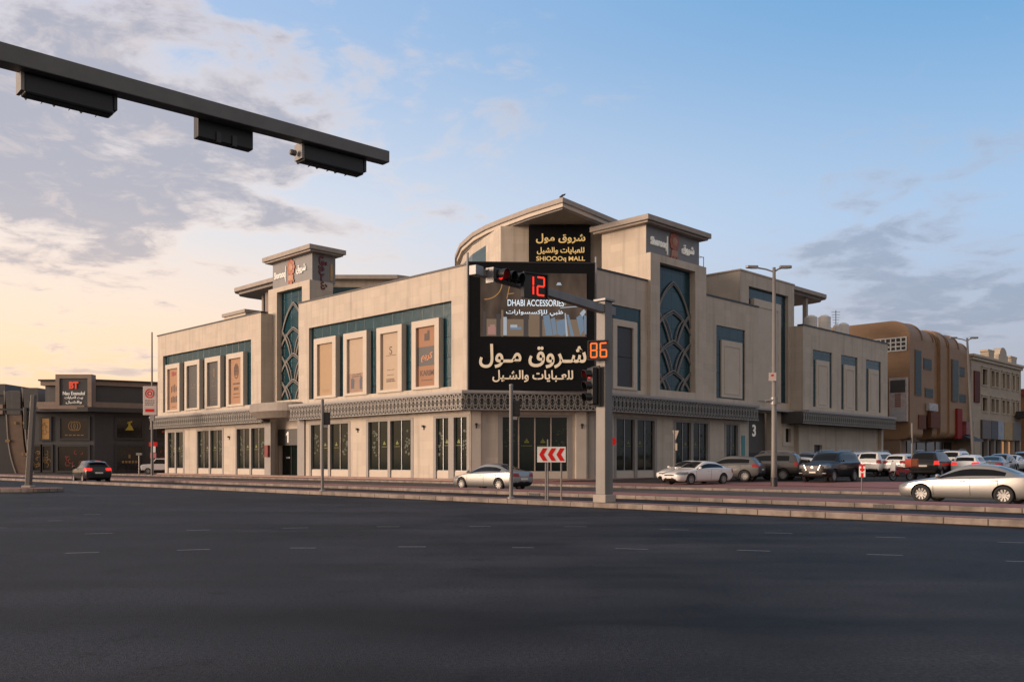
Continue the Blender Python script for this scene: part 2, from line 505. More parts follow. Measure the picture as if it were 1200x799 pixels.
# ------------------------------------------------------------------ ground
def asphalt(name, c0, c1, rough, streak_dir):
    m = bpy.data.materials.new(name); m.use_nodes = True
    nt = m.node_tree; N = nt.nodes.new; Lk = nt.links.new
    b = nt.nodes['Principled BSDF']
    tc = N('ShaderNodeTexCoord')
    mp = N('ShaderNodeMapping'); mp.inputs['Rotation'].default_value = (0, 0, streak_dir); mp.inputs['Scale'].default_value = (.05, .42, 1)
    Lk(tc.outputs['Object'], mp.inputs[0])
    big = N('ShaderNodeTexNoise'); big.inputs['Scale'].default_value = 1.0; big.inputs['Detail'].default_value = 5; big.inputs['Distortion'].default_value = .6
    Lk(mp.outputs[0], big.inputs['Vector'])
    med = N('ShaderNodeTexNoise'); med.inputs['Scale'].default_value = .35; med.inputs['Detail'].default_value = 6
    Lk(tc.outputs['Object'], med.inputs['Vector'])
    fine = N('ShaderNodeTexNoise'); fine.inputs['Scale'].default_value = 24; fine.inputs['Detail'].default_value = 7; fine.inputs['Roughness'].default_value = .8
    Lk(tc.outputs['Object'], fine.inputs['Vector'])
    vo = N('ShaderNodeTexVoronoi'); vo.inputs['Scale'].default_value = 75
    Lk(tc.outputs['Object'], vo.inputs['Vector'])
    mpb = N('ShaderNodeMapping'); mpb.inputs['Rotation'].default_value = (0, 0, streak_dir - .62); mpb.inputs['Scale'].default_value = (.06, .5, 1)
    Lk(tc.outputs['Object'], mpb.inputs[0])
    bg2 = N('ShaderNodeTexNoise'); bg2.inputs['Scale'].default_value = 1.0; bg2.inputs['Detail'].default_value = 3; bg2.inputs['Distortion'].default_value = .4
    Lk(mpb.outputs[0], bg2.inputs['Vector'])
    # dark oil spots and lighter worn patches
    sp1 = N('ShaderNodeTexNoise'); sp1.inputs['Scale'].default_value = 1.4; sp1.inputs['Detail'].default_value = 8; sp1.inputs['Roughness'].default_value = .7
    Lk(tc.outputs['Object'], sp1.inputs['Vector'])
    spr = N('ShaderNodeMapRange'); spr.inputs[1].default_value = .30; spr.inputs[2].default_value = .42; spr.inputs[3].default_value = .62; spr.inputs[4].default_value = 1.0
    Lk(sp1.outputs[0], spr.inputs[0])
    # hairline cracks
    wv = N('ShaderNodeVectorMath'); wv.operation = 'MULTIPLY_ADD'; Lk(med.outputs[1], wv.inputs[0]); wv.inputs[1].default_value = (2.2, 2.2, 0); Lk(tc.outputs['Object'], wv.inputs[2])
    crk = N('ShaderNodeTexVoronoi'); crk.feature = 'DISTANCE_TO_EDGE'; crk.inputs['Scale'].default_value = .16; Lk(wv.outputs[0], crk.inputs['Vector'])
    crr = N('ShaderNodeMapRange'); crr.inputs[1].default_value = .0; crr.inputs[2].default_value = .0045; crr.inputs[3].default_value = .86; crr.inputs[4].default_value = 1.0
    Lk(crk.outputs[0], crr.inputs[0])
    a1 = N('ShaderNodeMath'); a1.operation = 'MULTIPLY_ADD'; Lk(big.outputs[0], a1.inputs[0]); a1.inputs[1].default_value = .9
    hb = N('ShaderNodeMath'); hb.operation = 'MULTIPLY_ADD'; Lk(bg2.outputs[0], hb.inputs[0]); hb.inputs[1].default_value = .8; Lk(med.outputs[0], hb.inputs[2])
    hc = N('ShaderNodeMath'); hc.operation = 'SUBTRACT'; Lk(hb.outputs[0], hc.inputs[0]); hc.inputs[1].default_value = .4
    Lk(hc.outputs[0], a1.inputs[2])
    r1 = N('ShaderNodeMapRange'); r1.inputs[1].default_value = .74; r1.inputs[2].default_value = 1.18; Lk(a1.outputs[0], r1.inputs[0])
    mx = N('ShaderNodeMix'); mx.data_type = 'RGBA'; Lk(r1.outputs[0], mx.inputs[0])
    mx.inputs[6].default_value = (*c0, 1); mx.inputs[7].default_value = (*c1, 1)
    r2 = N('ShaderNodeMapRange'); r2.inputs[1].default_value = .3; r2.inputs[2].default_value = .7; r2.inputs[3].default_value = .2; r2.inputs[4].default_value = 1.95
    Lk(fine.outputs[0], r2.inputs[0])
    sc = N('ShaderNodeVectorMath'); sc.operation = 'SCALE'; Lk(mx.outputs[2], sc.inputs[0]); Lk(r2.outputs[0], sc.inputs['Scale'])
    mk = N('ShaderNodeMath'); mk.operation = 'MULTIPLY'; Lk(spr.outputs[0], mk.inputs[0]); Lk(crr.outputs[0], mk.inputs[1])
    sc2 = N('ShaderNodeVectorMath'); sc2.operation = 'SCALE'; Lk(sc.outputs[0], sc2.inputs[0]); Lk(mk.outputs[0], sc2.inputs['Scale'])
    Lk(sc2.outputs[0], b.inputs['Base Color'])
    rr = N('ShaderNodeMapRange'); rr.inputs[3].default_value = rough - .09; rr.inputs[4].default_value = rough + .10
    rr.inputs[1].default_value = .68; rr.inputs[2].default_value = 1.22
    Lk(a1.outputs[0], rr.inputs[0]); Lk(rr.outputs[0], b.inputs['Roughness'])
    b.inputs['Specular IOR Level'].default_value = .09
    ad = N('ShaderNodeMath'); ad.operation = 'ADD'; Lk(fine.outputs[0], ad.inputs[0]); Lk(vo.outputs[0], ad.inputs[1])
    bp = N('ShaderNodeBump'); bp.inputs['Strength'].default_value = .7; bp.inputs['Distance'].default_value = .012
    Lk(ad.outputs[0], bp.inputs['Height']); Lk(bp.outputs[0], b.inputs['Normal'])
    return m


ASPH = asphalt('asphalt', (.0085, .0088, .0105), (.047, .049, .058), .62, .12)
ASPH2 = asphalt('asphalt_parking', (.030, .029, .029), (.052, .049, .048), .75, .785)
GROUND = mat('ground_dust', (.10, .09, .08), .9, var=.2, vscale=.1)
KERB = mat('kerb_stone', (.225, .185, .16), .85, var=.42, vscale=1.6, brick=(1.0, .6, 0), mortar=.25, msize=.02, bump=.15, streak=.2)
PAVER = mat('red_paver', (.28, .115, .10), .75, var=.22, vscale=.8, brick=(.4, .2), mortar=.7, bump=.15, msize=.012)
PAVER2 = mat('grey_paver', (.20, .165, .15), .75, var=.18, vscale=.7, brick=(.4, .2), mortar=.75, bump=.15, msize=.012)
PAINT = mat('road_paint', (.105, .105, .11), .6, var=.7, vscale=14)

KF = fr_axes((0, 0, 0), (H2, -H2, 0), (H2, H2, 0))    # t along the kerbs, w away from the road, z


def flat(poly, fr, z): return MB().face([fr(a, b, z) for a, b in poly])


struct(flat([(-2500, -2500), (2500, -2500), (2500, 2500), (-2500, 2500)], ID, -.02).build('ground', GROUND))
struct(flat([(-260, -160), (260, -160), (260, 260), (-260, 260)], ID, 0).build('main_road', ASPH))


def kerbed(name, poly, z, kw, topmat, fr=KF):
    """raised platform: kerb-stone sides with a paved sheet laid inside the kerb line"""
    struct(MB().prism(poly, 0.004, z, fr).build(name + '_kerb', KERB, bevel=.025))
    cx = sum(p[0] for p in poly) / len(poly); cy = sum(p[1] for p in poly) / len(poly)
    n = len(poly); inn = []
    area = sum(poly[i][0] * poly[(i + 1) % n][1] - poly[(i + 1) % n][0] * poly[i][1] for i in range(n))
    sg = 1 if area > 0 else -1
    for i in range(n):
        p0, p, p1 = Vector(poly[i - 1]), Vector(poly[i]), Vector(poly[(i + 1) % n])
        e0 = (p - p0).normalized(); e1 = (p1 - p).normalized()
        n0 = Vector((-e0.y, e0.x)) * sg; n1 = Vector((-e1.y, e1.x)) * sg
        b = (n0 + n1)
        b = b / max(.2, b.dot(n0))
        q = p + b * kw
        inn.append((q.x, q.y))
    struct(flat(inn, fr, z + .004).build(name, topmat))


ASPH3 = asphalt('worn_service_asphalt', (.075, .068, .065), (.125, .113, .108), .75, .785)
struct(flat([(-200, 31.5), (150, 31.5), (150, 41.2), (-200, 41.2)], KF, .004).build('service_road', ASPH3))
# narrow divider beside the main road, then the strip beside the service road
kerbed('kerb_island_pavement', [(-150, 22.77), (60, 22.77), (60, 23.62), (-150, 23.62)], .18, .16, PAVER)
kerbed('median_pavement', [(-150, 29.0), (60, 29.0), (60, 31.7), (-150, 31.7)], .17, .18, PAVER)
# pavement in front of the mall and round its corner
kerbed('corner_pavement', [(-110, 40.9), (70, 40.9), (70, 46.3), (12, 46.3), (-1, 62), (-110, 62)], .15, .18, PAVER)
struct(flat([(-108, 41.9), (66, 41.9), (66, 43.0), (-108, 43.0)], KF, .159).build('grey_footpath', PAVER2))
# plinth step under the mall
def corner_off(d):
    return None


# parking rising gently along the right wing
def lot_z(s): return .125 + .0115 * max(0.0, min(s, 62) - 2.5)


pk = MB()
for a, b in ((3.4, 20), (20, 40), (40, 62), (62, 170)):
    pk.face([RF(a, -.5, lot_z(a) + .035), RF(a, 45, lot_z(a) + .035), RF(b, 45, lot_z(b) + .035), RF(b, -.5, lot_z(b) + .035)])
struct(pk.build('parking_ground', ASPH2))
rp = MB()
bd0 = [(-.4, 2.9), (9.5, 3.5), (13.5, 8.8), (19, 12.6), (26, 15.5), (44.9, 19)]
for (d0, s0), (d1, s1) in zip(bd0, bd0[1:]):
    if s1 > 3.45: rp.face([RF(3.36, d0, lot_z(3.36) + .039), RF(3.36, d1, lot_z(3.36) + .039), RF(s1, d1, lot_z(s1) + .039), RF(max(s0, 3.43), d0, lot_z(s0) + .039)])
struct(rp.build('red_paving', PAVER))

# worn guide dashes across the junction
dm = MB()
for x0, x1, y in [(-8.95, -8.44, 18.92), (-7.17, -6.7, 19.87), (-5.22, -4.68, 20.51), (-3.14, -2.62, 20.92), (-1.0, -0.5, 21.06), (1.21, 1.73, 20.92),
                  (3.32, 3.91, 19.99), (5.37, 5.91, 19.03), (7.3, 7.82, 17.95), (9.13, 9.64, 16.8), (-7.36, -6.88, 14.9), (-5.71, -5.2, 15.41),
                  (-3.88, -3.43, 15.72), (-2.02, -1.53, 15.95), (0.0, 0.38, 15.79), (1.8, 2.35, 15.56), (3.84, 4.36, 15.26), (5.78, 6.29, 14.56),
                  (7.49, 7.98, 13.56), (-11.95, -11.57, 20.51), (-11.89, -11.56, 23.06), (-16.89, -16.5, 31.59), (-12.3, -11.9, 25.89), (-13.75, -13.36, 32.57)]:
    sl_ = (-.16 if x0 > 1.5 else .16 if x0 < -4 else 0) * (x1 - x0)
    dm.face([(x0, y - .055 - sl_, .004), (x1, y - .055 + sl_, .004), (x1, y + .055 + sl_, .004), (x0, y + .055 - sl_, .004)])
struct(dm.build('lane_markings', PAINT))

# traffic island at the left with a rounded nose
nose = [(-60, 42.6), (-24.0, 44.4)] + [(-23.9 + 1.0 * math.sin(a), 45.6 - 1.2 * math.cos(a)) for a in [k * math.pi / 8 for k in range(1, 8)]] + [(-24.0, 46.8), (-60, 47.5)]
kerbed('traffic_island', nose, .2, .16, PAVER, ID)


def drain(x, y, label):
    t = thing('drain_inlet', label, 'drain', (x, y, 0), group='drain inlets in the kerb')
    f = fr_axes((x, y, 0), (H2, -H2, 0), (-H2, -H2, 0))
    MB().box(-.34, .34, -.02, .012, .012, .135, f).build('opening', BLKPL, t)
    g = MB()
    for k in range(6): g.box(-.3 + k * .115, -.275 + k * .115, .012, .022, .02, .13, f)
    g.build('grate', DARKM, t)


drain(1.0, 40.0, 'dark drain inlet in the median kerb behind the chevron sign')
drain(12.0, 29.02, 'dark drain inlet in the kerb below the passing silver car')

# ------------------------------------------------------------------ the mall
mall = thing('mall_building', 'cream sandstone corner shopping mall with teal glass bands and lattice frieze', 'building', (CX, CY, 0))
LP, RP = 5.67, 7.6                     # where the wings meet the cut corner
PA = LF(LP, 0, 0); PB = RF(RP, 0, 0)
cdir = (PB - PA).normalized(); cnor = Vector((cdir.y, -cdir.x, 0)); CLEN = (PB - PA).length
CF = fr_axes((PA.x, PA.y, 0), cdir, cnor)
TOP = 15.75
BASE = .30
BAND0, BAND1 = 7.07, 13.4
LEDGE0, LEDGE1 = 6.46, 6.64


def glazing(fr, s0, s1, z0, z1, d, name='glazing', m=TEAL):
    return MB().box(s0, s1, d - .05, d, z0, z1, fr).build(name, m, mall)


def framed_panel(fr, s0, s1, z0, z1, d0, d1, border, m=STONE2):
    """projecting stone surround standing in a glass band"""
    mb = MB()
    wall(mb, fr, s0, s1, z0, z1, d1, d1 - d0, [(s0 + border, s1 - border, z0 + border * .42, z1 - border)])
    return mb.build('panel_surround', m, mall, bevel=.015)


def shop_window(fr, s0, s1, bays, z0=BASE, z1=4.98, decal=True, panes=2, dd=0.0, post=.34):
    """ground-floor window: grey stone frame, stone base panels, dark panes with slim mullions"""
    jam = .30
    mb = MB()
    W = s1 - s0
    bw = (W - 2 * jam - (bays - 1) * post) / bays
    holes = [(s0 + jam + k * (bw + post), s0 + jam + k * (bw + post) + bw, z0 - 1, z1 - .2) for k in range(bays)]
    wall(mb, fr, s0, s1, z0, z1, dd + .03, .30, holes)
    w = mb.build('shop_window', GREYST, mall)
    bp = MB(); gl = MB(); mu = MB(); dc = MB(); dg = MB()
    for h in holes:
        bp.box(h[0], h[1], dd - .26, dd - .06, z0, .84, fr)
        gl.box(h[0], h[1], dd - .22, dd - .16, .86, z1 - .2, fr)
        for k in range(1, panes):
            c = h[0] + (h[1] - h[0]) * k / panes
            mu.box(c - .035, c + .035, dd - .16, dd - .10, .85, z1 - .21, fr)
        for e in (h[0], h[1] - .05): mu.box(e, e + .05, dd - .16, dd - .12, .85, z1 - .21, fr)
        mu.box(h[0], h[1], dd - .16, dd - .08, .845, .90, fr)
        if decal:
            c1 = h[0] + (h[1] - h[0]) * .74; c2 = h[0] + (h[1] - h[0]) * .25
            if holes.index(h) % 2: c1, c2 = c2, c1
            e = dd - .155
            # small lamp emblem over a line of lettering, and a column of leafy marks beside it
            for poly in ([(-.15, 0), (.15, 0), (.17, .10), (-.17, .10)], [(-.10, .12), (.10, .12), (.07, .22), (-.07, .22)], [(-.025, .24), (.025, .24), (.0, .34)]):
                dc.face([fr(c1 + a, e, 2.92 + b) for a, b in poly])
            for k in range(6):
                a = c1 - .33 + k * .115
                dc.face([fr(a, e, 2.72), fr(a + .085, e, 2.72), fr(a + .085, e, 2.765), fr(a, e, 2.765)])
            rnd = random.Random(int(s0 * 31) + holes.index(h))
            for k in range(13):
                a = c2 + rnd.uniform(-.3, .3); b = 2.0 + 2.0 * rnd.random()
                r = rnd.uniform(.06, .15); th = rnd.uniform(0, 3.1)
                dg.face([fr(a + r * math.cos(th + j) * (1 if j % 3 else 1.6), e, b + r * math.sin(th + j)) for j in (0, .9, 2.1, 3.3, 4.6)])
            dc.build('lime_sticker', VINYL, w); dg.build('green_sticker', VINYLG, w); dc = MB(); dg = MB()
    bp.build('base_panel', STONE2, w); gl.build('pane', DGLASS, w); mu.build('mullion', SILVERM, w)
    return w


def lattice(path, z0, z1, period=.92):
    """pierced metal frieze: crossing waves and rings between two rails, in front of a dark box"""
    la = MB(); rl = MB()
    Hh = z1 - z0
    for A, B in zip(path, path[1:]):
        L = (B - A).length; dr = (B - A) / L; nr = Vector((dr.y, -dr.x, 0))
        if nr.y > 0: nr = -nr
        f = fr_axes(A, dr, nr)
        n = max(1, round(L / period)); p = L / n
        zm = (z0 + z1) / 2
        steps = 12
        for ph in (0, .5):
            for amp, w in ((.46, .06), (.24, .05)):
                pts = []
                for k in range(n * steps + 1):
                    u = k / steps
                    v = math.cos(2 * math.pi * (u + ph))
                    v = math.copysign(abs(v) ** .8, v)
                    pts.append((u * p, zm + v * Hh * amp))
                la.ribbon(pts, w, .04, f, -.02 + ph * .02)
        for k in range(2 * n):
            c = (k + .5) * p / 2
            la.ribbon([(c + .13 * math.cos(a), zm + .13 * math.sin(a)) for a in [j * math.pi / 5 for j in range(11)]], .035, .04, f, -.005)
            la.ribbon([(c - .2, z0 + .03), (c, z0 + .27), (c + .2, z0 + .03)], .035, .03, f, -.015)
            la.ribbon([(c - .2, z1 - .03), (c, z1 - .27), (c + .2, z1 - .03)], .035, .03, f, -.015)
        for z in (z0, z1 - .05): rl.box(0, L, -.04, .06, z, z + .05, f)
    o = la.build('frieze', LATT, mall)
    rl.build('rail', LEDGE, o)
    return o


def meet(p, u, q, v):
    """where two plan lines cross"""
    dn = u.x * v.y - u.y * v.x
    t = ((q.x - p.x) * v.y - (q.y - p.y) * v.x) / dn
    return p + u * t


LU = LF(1, 0, 0) - LF(0, 0, 0); RU = RF(1, 0, 0) - RF(0, 0, 0)


def round_corner(sL, sR, d):
    """plan points along the left wing, round the cut corner and along the right wing, d in front of the walls"""
    c0, c1 = CF(0, d, 0), CF(CLEN, d, 0)
    k0 = meet(LF(0, d, 0), LU, c0, cdir); k1 = meet(RF(0, d, 0), RU, c0, cdir)
    return [LF(sL, d, 0), k0, k1, RF(sR, d, 0)]


def belt(mb, sL, sR, d0, d1, z0, z1):
    a, b = round_corner(sL, sR, d0), round_corner(sL, sR, d1)
    for i in range(3):
        ps = [a[i], a[i + 1], b[i + 1], b[i]]
        mb.prism([(p.x, p.y) for p in ps], z0, z1)
    return mb


# --- left wing, far block: upper storey
A0, A1 = 35.0, 58.0
pA = [(41.9 + 4.665 * k - .3, 41.9 + 4.665 * k + 3.2) for k in range(3)]
panA = [(38.15, 41.62), (42.85, 46.25), (47.45, 50.93), (52.15, 55.68)]
mb = MB(); wall(mb, LF, A0, A1, LEDGE0, TOP, 0, .5, [(36.87, 56.6, BAND0, BAND1)])
mb.box(A0, A0 + .5, -12, -.5, LEDGE0, TOP, LF); mb.box(A1 - .5, A1, -24, -.5, LEDGE0, TOP, LF)
mb.build('upper_wall', STONE, mall)
glazing(LF, 36.87, 56.6, BAND0, BAND1, -.32)
for s0, s1 in panA: framed_panel(LF, s0, s1, 7.05, 12.32, -.32, .16, .52)
MB().box(A0 - .08, A1 + .08, -.55, .07, TOP, TOP + .13, LF).build('coping', DARKM, mall)
MB().box(A0 - .05, A1, 0, 1.0, LEDGE0, LEDGE1, LF).build('ledge', LEDGE, mall)
lattice([LF(33.2, .92, 0), LF(57.9, .92, 0)], 5.24, 6.44)
MB().box(33.3, 57.8, .02, .74, 5.3, 6.44, LF).build('frieze_box', BACKP, mall)

# --- left wing, near block: upper storey
B1 = 28.35
panB = [(8.7, 11.95), (13.17, 16.46), (17.8, 21.12), (22.25, 25.63)]
mb = MB(); wall(mb, LF, LP, B1, LEDGE0, TOP, 0, .5, [(7.45, 26.65, BAND0, BAND1)])
mb.box(B1 - .5, B1, -12, -.5, LEDGE0, TOP, LF)
mb.build('upper_wall', STONE, mall)
glazing(LF, 7.45, 26.65, BAND0, BAND1, -.32)
for s0, s1 in panB: framed_panel(LF, s0, s1, 7.05, 12.30, -.32, .16, .52)

# --- right wing: window block by the corner, and the block beyond the tower
mb = MB(); wall(mb, RF, RP, 14.0, LEDGE0, TOP, 0, .5, [(9.22, 13.16, BAND0, BAND1)])
mb.build('upper_wall', STONE, mall)
mb = MB()
wall(mb, RF, 21.9, 31.0, LEDGE0, TOP, 0, .5, [(23.92, 28.7, BAND0, BAND1)])
mb.box(30.5, 31.0, -10, -.5, LEDGE0, TOP, RF)
mb.build('upper_wall', STONE, mall)
glazing(RF, 9.22, 13.16, BAND0, BAND1, -.12)
glazing(RF, 23.92, 28.7, BAND0, BAND1, -.12)
framed_panel(RF, 9.55, 12.55, 7.05, 12.33, -.12, .10, .5)


def blank_panel(s0, s1, z0, z1, fr=RF, d=0.0):
    mb = MB(); mb.box(s0, s1, d - .12, d + .02, z0, z1, fr)
    o = mb.build('stone_panel', STONE2, mall, bevel=.015)
    b = .42
    g = MB()
    wall(g, fr, s0 + b, s1 - b, z0 + .3, z1 - b, d + .06, .05, [(s0 + b + .1, s1 - b - .1, z0 + .4, z1 - b - .1)])
    g.build('moulding', STONE2, o)


blank_panel(24.75, 28.2, 7.2, 12.2)
cp = MB(); belt(cp, B1 + .08, 14.0, -.5, .07, TOP, TOP + .13)
cp.box(21.9, 31.08, -.55, .07, TOP, TOP + .13, RF)
cp.build('coping', DARKM, mall)

# --- cut corner
mb = MB(); wall(mb, CF, 0, CLEN, LEDGE0, TOP, 0, .5); mb.build('corner_wall', STONE, mall)
lg = MB(); belt(lg, 28.35, 29.5, 0, 1.02, LEDGE0, LEDGE1); lg.build('ledge', LEDGE, mall)
bx = MB(); belt(bx, 28.2, 29.3, .02, .74, 5.3, 6.44); bx.build('frieze_box', BACKP, mall)
lattice(round_corner(28.3, 29.4, .92), 5.24, 6.44)

# --- ground storey
holesL = [(34.0, 40.0, BASE, 4.98), (42.4, 48.45, BASE, 4.98), (51.25, 55.6, BASE, 4.98)]
mb = MB(); wall(mb, LF, 33.95, 56.1, 0, LEDGE0, 0, .5, holesL)
mb.box(55.6, 56.1, -24, -.5, 0, LEDGE0, LF); mb.box(33.95, 34.2, -3, -.5, 0, LEDGE0, LF)
mb.build('ground_floor_wall', STONE, mall)
shop_window(LF, 34.0, 40.0, 2); shop_window(LF, 42.4, 48.45, 2); shop_window(LF, 51.25, 55.6, 2, panes=1)
holesL2 = [(20.3, 26.6, BASE, 4.98), (11.9, 18.05, BASE, 4.98), (5.5, 9.5, BASE, 4.98)]
mb = MB(); wall(mb, LF, LP - .3, 28.4, 0, LEDGE0, 0, .5, [(max(h[0], LP - .3), *h[1:]) for h in holesL2])
mb.box(27.9, 28.4, -3, -.5, 0, LEDGE0, LF)
mb.build('ground_floor_wall', STONE, mall)
shop_window(LF, 20.3, 26.6, 2); shop_window(LF, 11.9, 18.05, 2); shop_window(LF, 5.45, 9.5, 2, post=.6, panes=2)
for s0, s1, d0 in ((33.0, 33.94, -.35), (27.2, 28.35, .0)): MB().box(s0, s1, d0, .14, 0, 5.3, LF).build('pilaster', GREYST, mall, bevel=.02)
mb = MB(); wall(mb, CF, 0, CLEN, 0, LEDGE0, 0, .5, [(2.2, 7.7, BASE, 4.98)]); mb.build('corner_ground_wall', STONE, mall)
w = MB(); wall(w, CF, 2.2, 7.7, BASE, 4.98, .03, .3, [(2.55, 7.35, -1, 4.78)])
w = w.build('shop_window', GREYST, mall)
MB().box(2.55, 7.35, -.24, -.06, BASE, .84, CF).build('base_panel', STONE2, w)
MB().box(2.55, 7.35, -.22, -.16, .86, 4.78, CF).build('pane', DGLASS, w)
mu = MB(); dc = MB(); dg = MB()
for k in range(1, 4): mu.box(2.55 + k * 1.2 - .04, 2.55 + k * 1.2 + .04, -.16, -.09, .85, 4.77, CF)
mu.build('mullion', mat('mullion_beige', (.40, .33, .28), .5), w)
for k in range(4):
    c = 3.15 + 1.2 * k; e = -.155
    if k in (1, 2):
        for poly in ([(-.17, 0), (.17, 0), (.19, .11), (-.19, .11)], [(-.11, .13), (.11, .13), (.08, .24), (-.08, .24)], [(-.03, .26), (.03, .26), (0, .38)]):
            dc.face([CF(c + a, e, 2.92 + b) for a, b in poly])
        for j in range(7): dc.face([CF(c - .42 + j * .12 + a, e, 2.68 + b) for a, b in ((0, 0), (.09, 0), (.09, .05), (0, .05))])
    else:
        rnd = random.Random(k)
        for j in range(16):
            a = c + rnd.uniform(-.35, .35); b = 2.1 + 1.8 * rnd.random(); r = rnd.uniform(.06, .15); th = rnd.uniform(0, 3)
            dg.face([CF(a + r * math.cos(th + q) * (1.6 if q == 0 else 1), e, b + r * math.sin(th + q)) for q in (0, .9, 2.1, 3.3, 4.6)])
    (dc if k in (1, 2) else dg).build('lime_sticker' if k in (1, 2) else 'green_sticker', VINYL if k in (1, 2) else VINYLG, w); dc = MB(); dg = MB()
for a, b in ((.25, .95), (7.95, 8.75)): MB().box(a, b, 0, .22, 0, 5.25, CF).build('pilaster', STONE2, mall, bevel=.02)
MB().box(8.95, CLEN - .1, 0, .10, 0, 5.25, CF).build('pilaster', GREYST, mall, bevel=.02)

holesR = [(9.75, 15.2, BASE, 4.98), (17.55, 22.85, BASE, 4.98), (25.2, 27.7, BASE, 4.98)]
mb = MB(); wall(mb, RF, RP, 29.3, 0, LEDGE0, 0, .5, holesR)
mb.box(28.8, 29.3, -3, -.5, 0, LEDGE0, RF)
mb.build('ground_floor_wall', STONE, mall)
shop_window(RF, 9.75, 15.2, 2); shop_window(RF, 17.55, 22.85, 2); shop_window(RF, 25.2, 27.7, 1)
gt = MB(); gt.box(8.0, 9.3, 0, .12, 0, 5.2, RF); gt.build('pilaster', GREYST, mall, bevel=.02)
MB().box(28.05, 28.6, .0, .05, 2.1, 3.9, RF).build('notice_board', mat('teal_notice', (.05, .22, .24), .5), mall)

# --- entrance between the two left blocks
mb = MB(); wall(mb, LF, 28.4, 33.95, 0, 6.9, -1.2, .4, [(30.3, 33.75, BASE, 4.6)]); mb.build('entrance_wall', STONE2, mall)
en = MB(); en.box(30.3, 33.75, -1.7, -1.62, BASE, 4.6, LF)
en = en.build('entrance', GREYCL, mall)
MB().box(30.25, 33.8, -1.35, -1.12, 3.1, 4.62, LF).build('number_panel', mat('number_panel_grey', (.065, .062, .06), .5, brick=(3, .16, 0), mortar=.7), en)
MB().box(30.5, 33.55, -1.62, -1.52, BASE, 3.05, LF).build('glass_door', DGLASS, en)
fl = MB()
for s in (30.5, 31.95, 33.45): fl.box(s, s + .1, -1.52, -1.46, BASE, 3.05, LF)
fl.build('door_frame', DARKM, en)
MB().box(32.3, 32.95, -1.51, -1.49, 1.85, 2.02, LF).build('notice', WHITEP, en)
LTX = lambda s, z, d: fr_axes(LF(s, d, z), -LU, (0, 0, 1), LF(0, 1, 0) - LF(0, 0, 0))
RTX = lambda s, z, d: fr_axes(RF(s, d, z), RU, (0, 0, 1), RF(0, 1, 0) - RF(0, 0, 0))
MB().prism([(-.05, -.51), (.15, -.51), (.15, .51), (-.01, .51), (-.27, .31), (-.27, .13), (-.05, .27)], 0, .05, LTX(32.0, 3.86, -1.12)).build('numeral', WHITEL, en)
MB().box(33.15, 33.75, .14, .36, 2.0, 3.1, LF).build('hose_cabinet', mat('dark_red_cabinet', (.16, .012, .012), .45), mall, bevel=.02)
# rounded metal canopy over the entrance
cn = MB()
arc = [(28.2 + 3.6 - 4.1 * math.cos(a), 2.05 * math.sin(a)) for a in [k * math.pi / 20 for k in range(21)]]
arc2 = [(31.8 + (p[0] - 31.8) * .8, p[1] * .72) for p in arc]
t0 = [LF(p[0], p[1] - .1, 6.9) for p in arc]; t1 = [LF(p[0], p[1] - .1, 6.15) for p in arc]; t2 = [LF(p[0], p[1] - .1, 5.55) for p in arc2]
for a, b in ((t0, t1), (t1, t2)):
    for k in range(20): cn.face([a[k], a[k + 1], b[k + 1], b[k]])
cn.face(t0); cn.face(t2)
cn.build('entrance_canopy', mat('canopy_metal', (.27, .235, .21), .6, metal=.0, brick=(2.0, 3, 0), mortar=.75), mall)

# --- towers


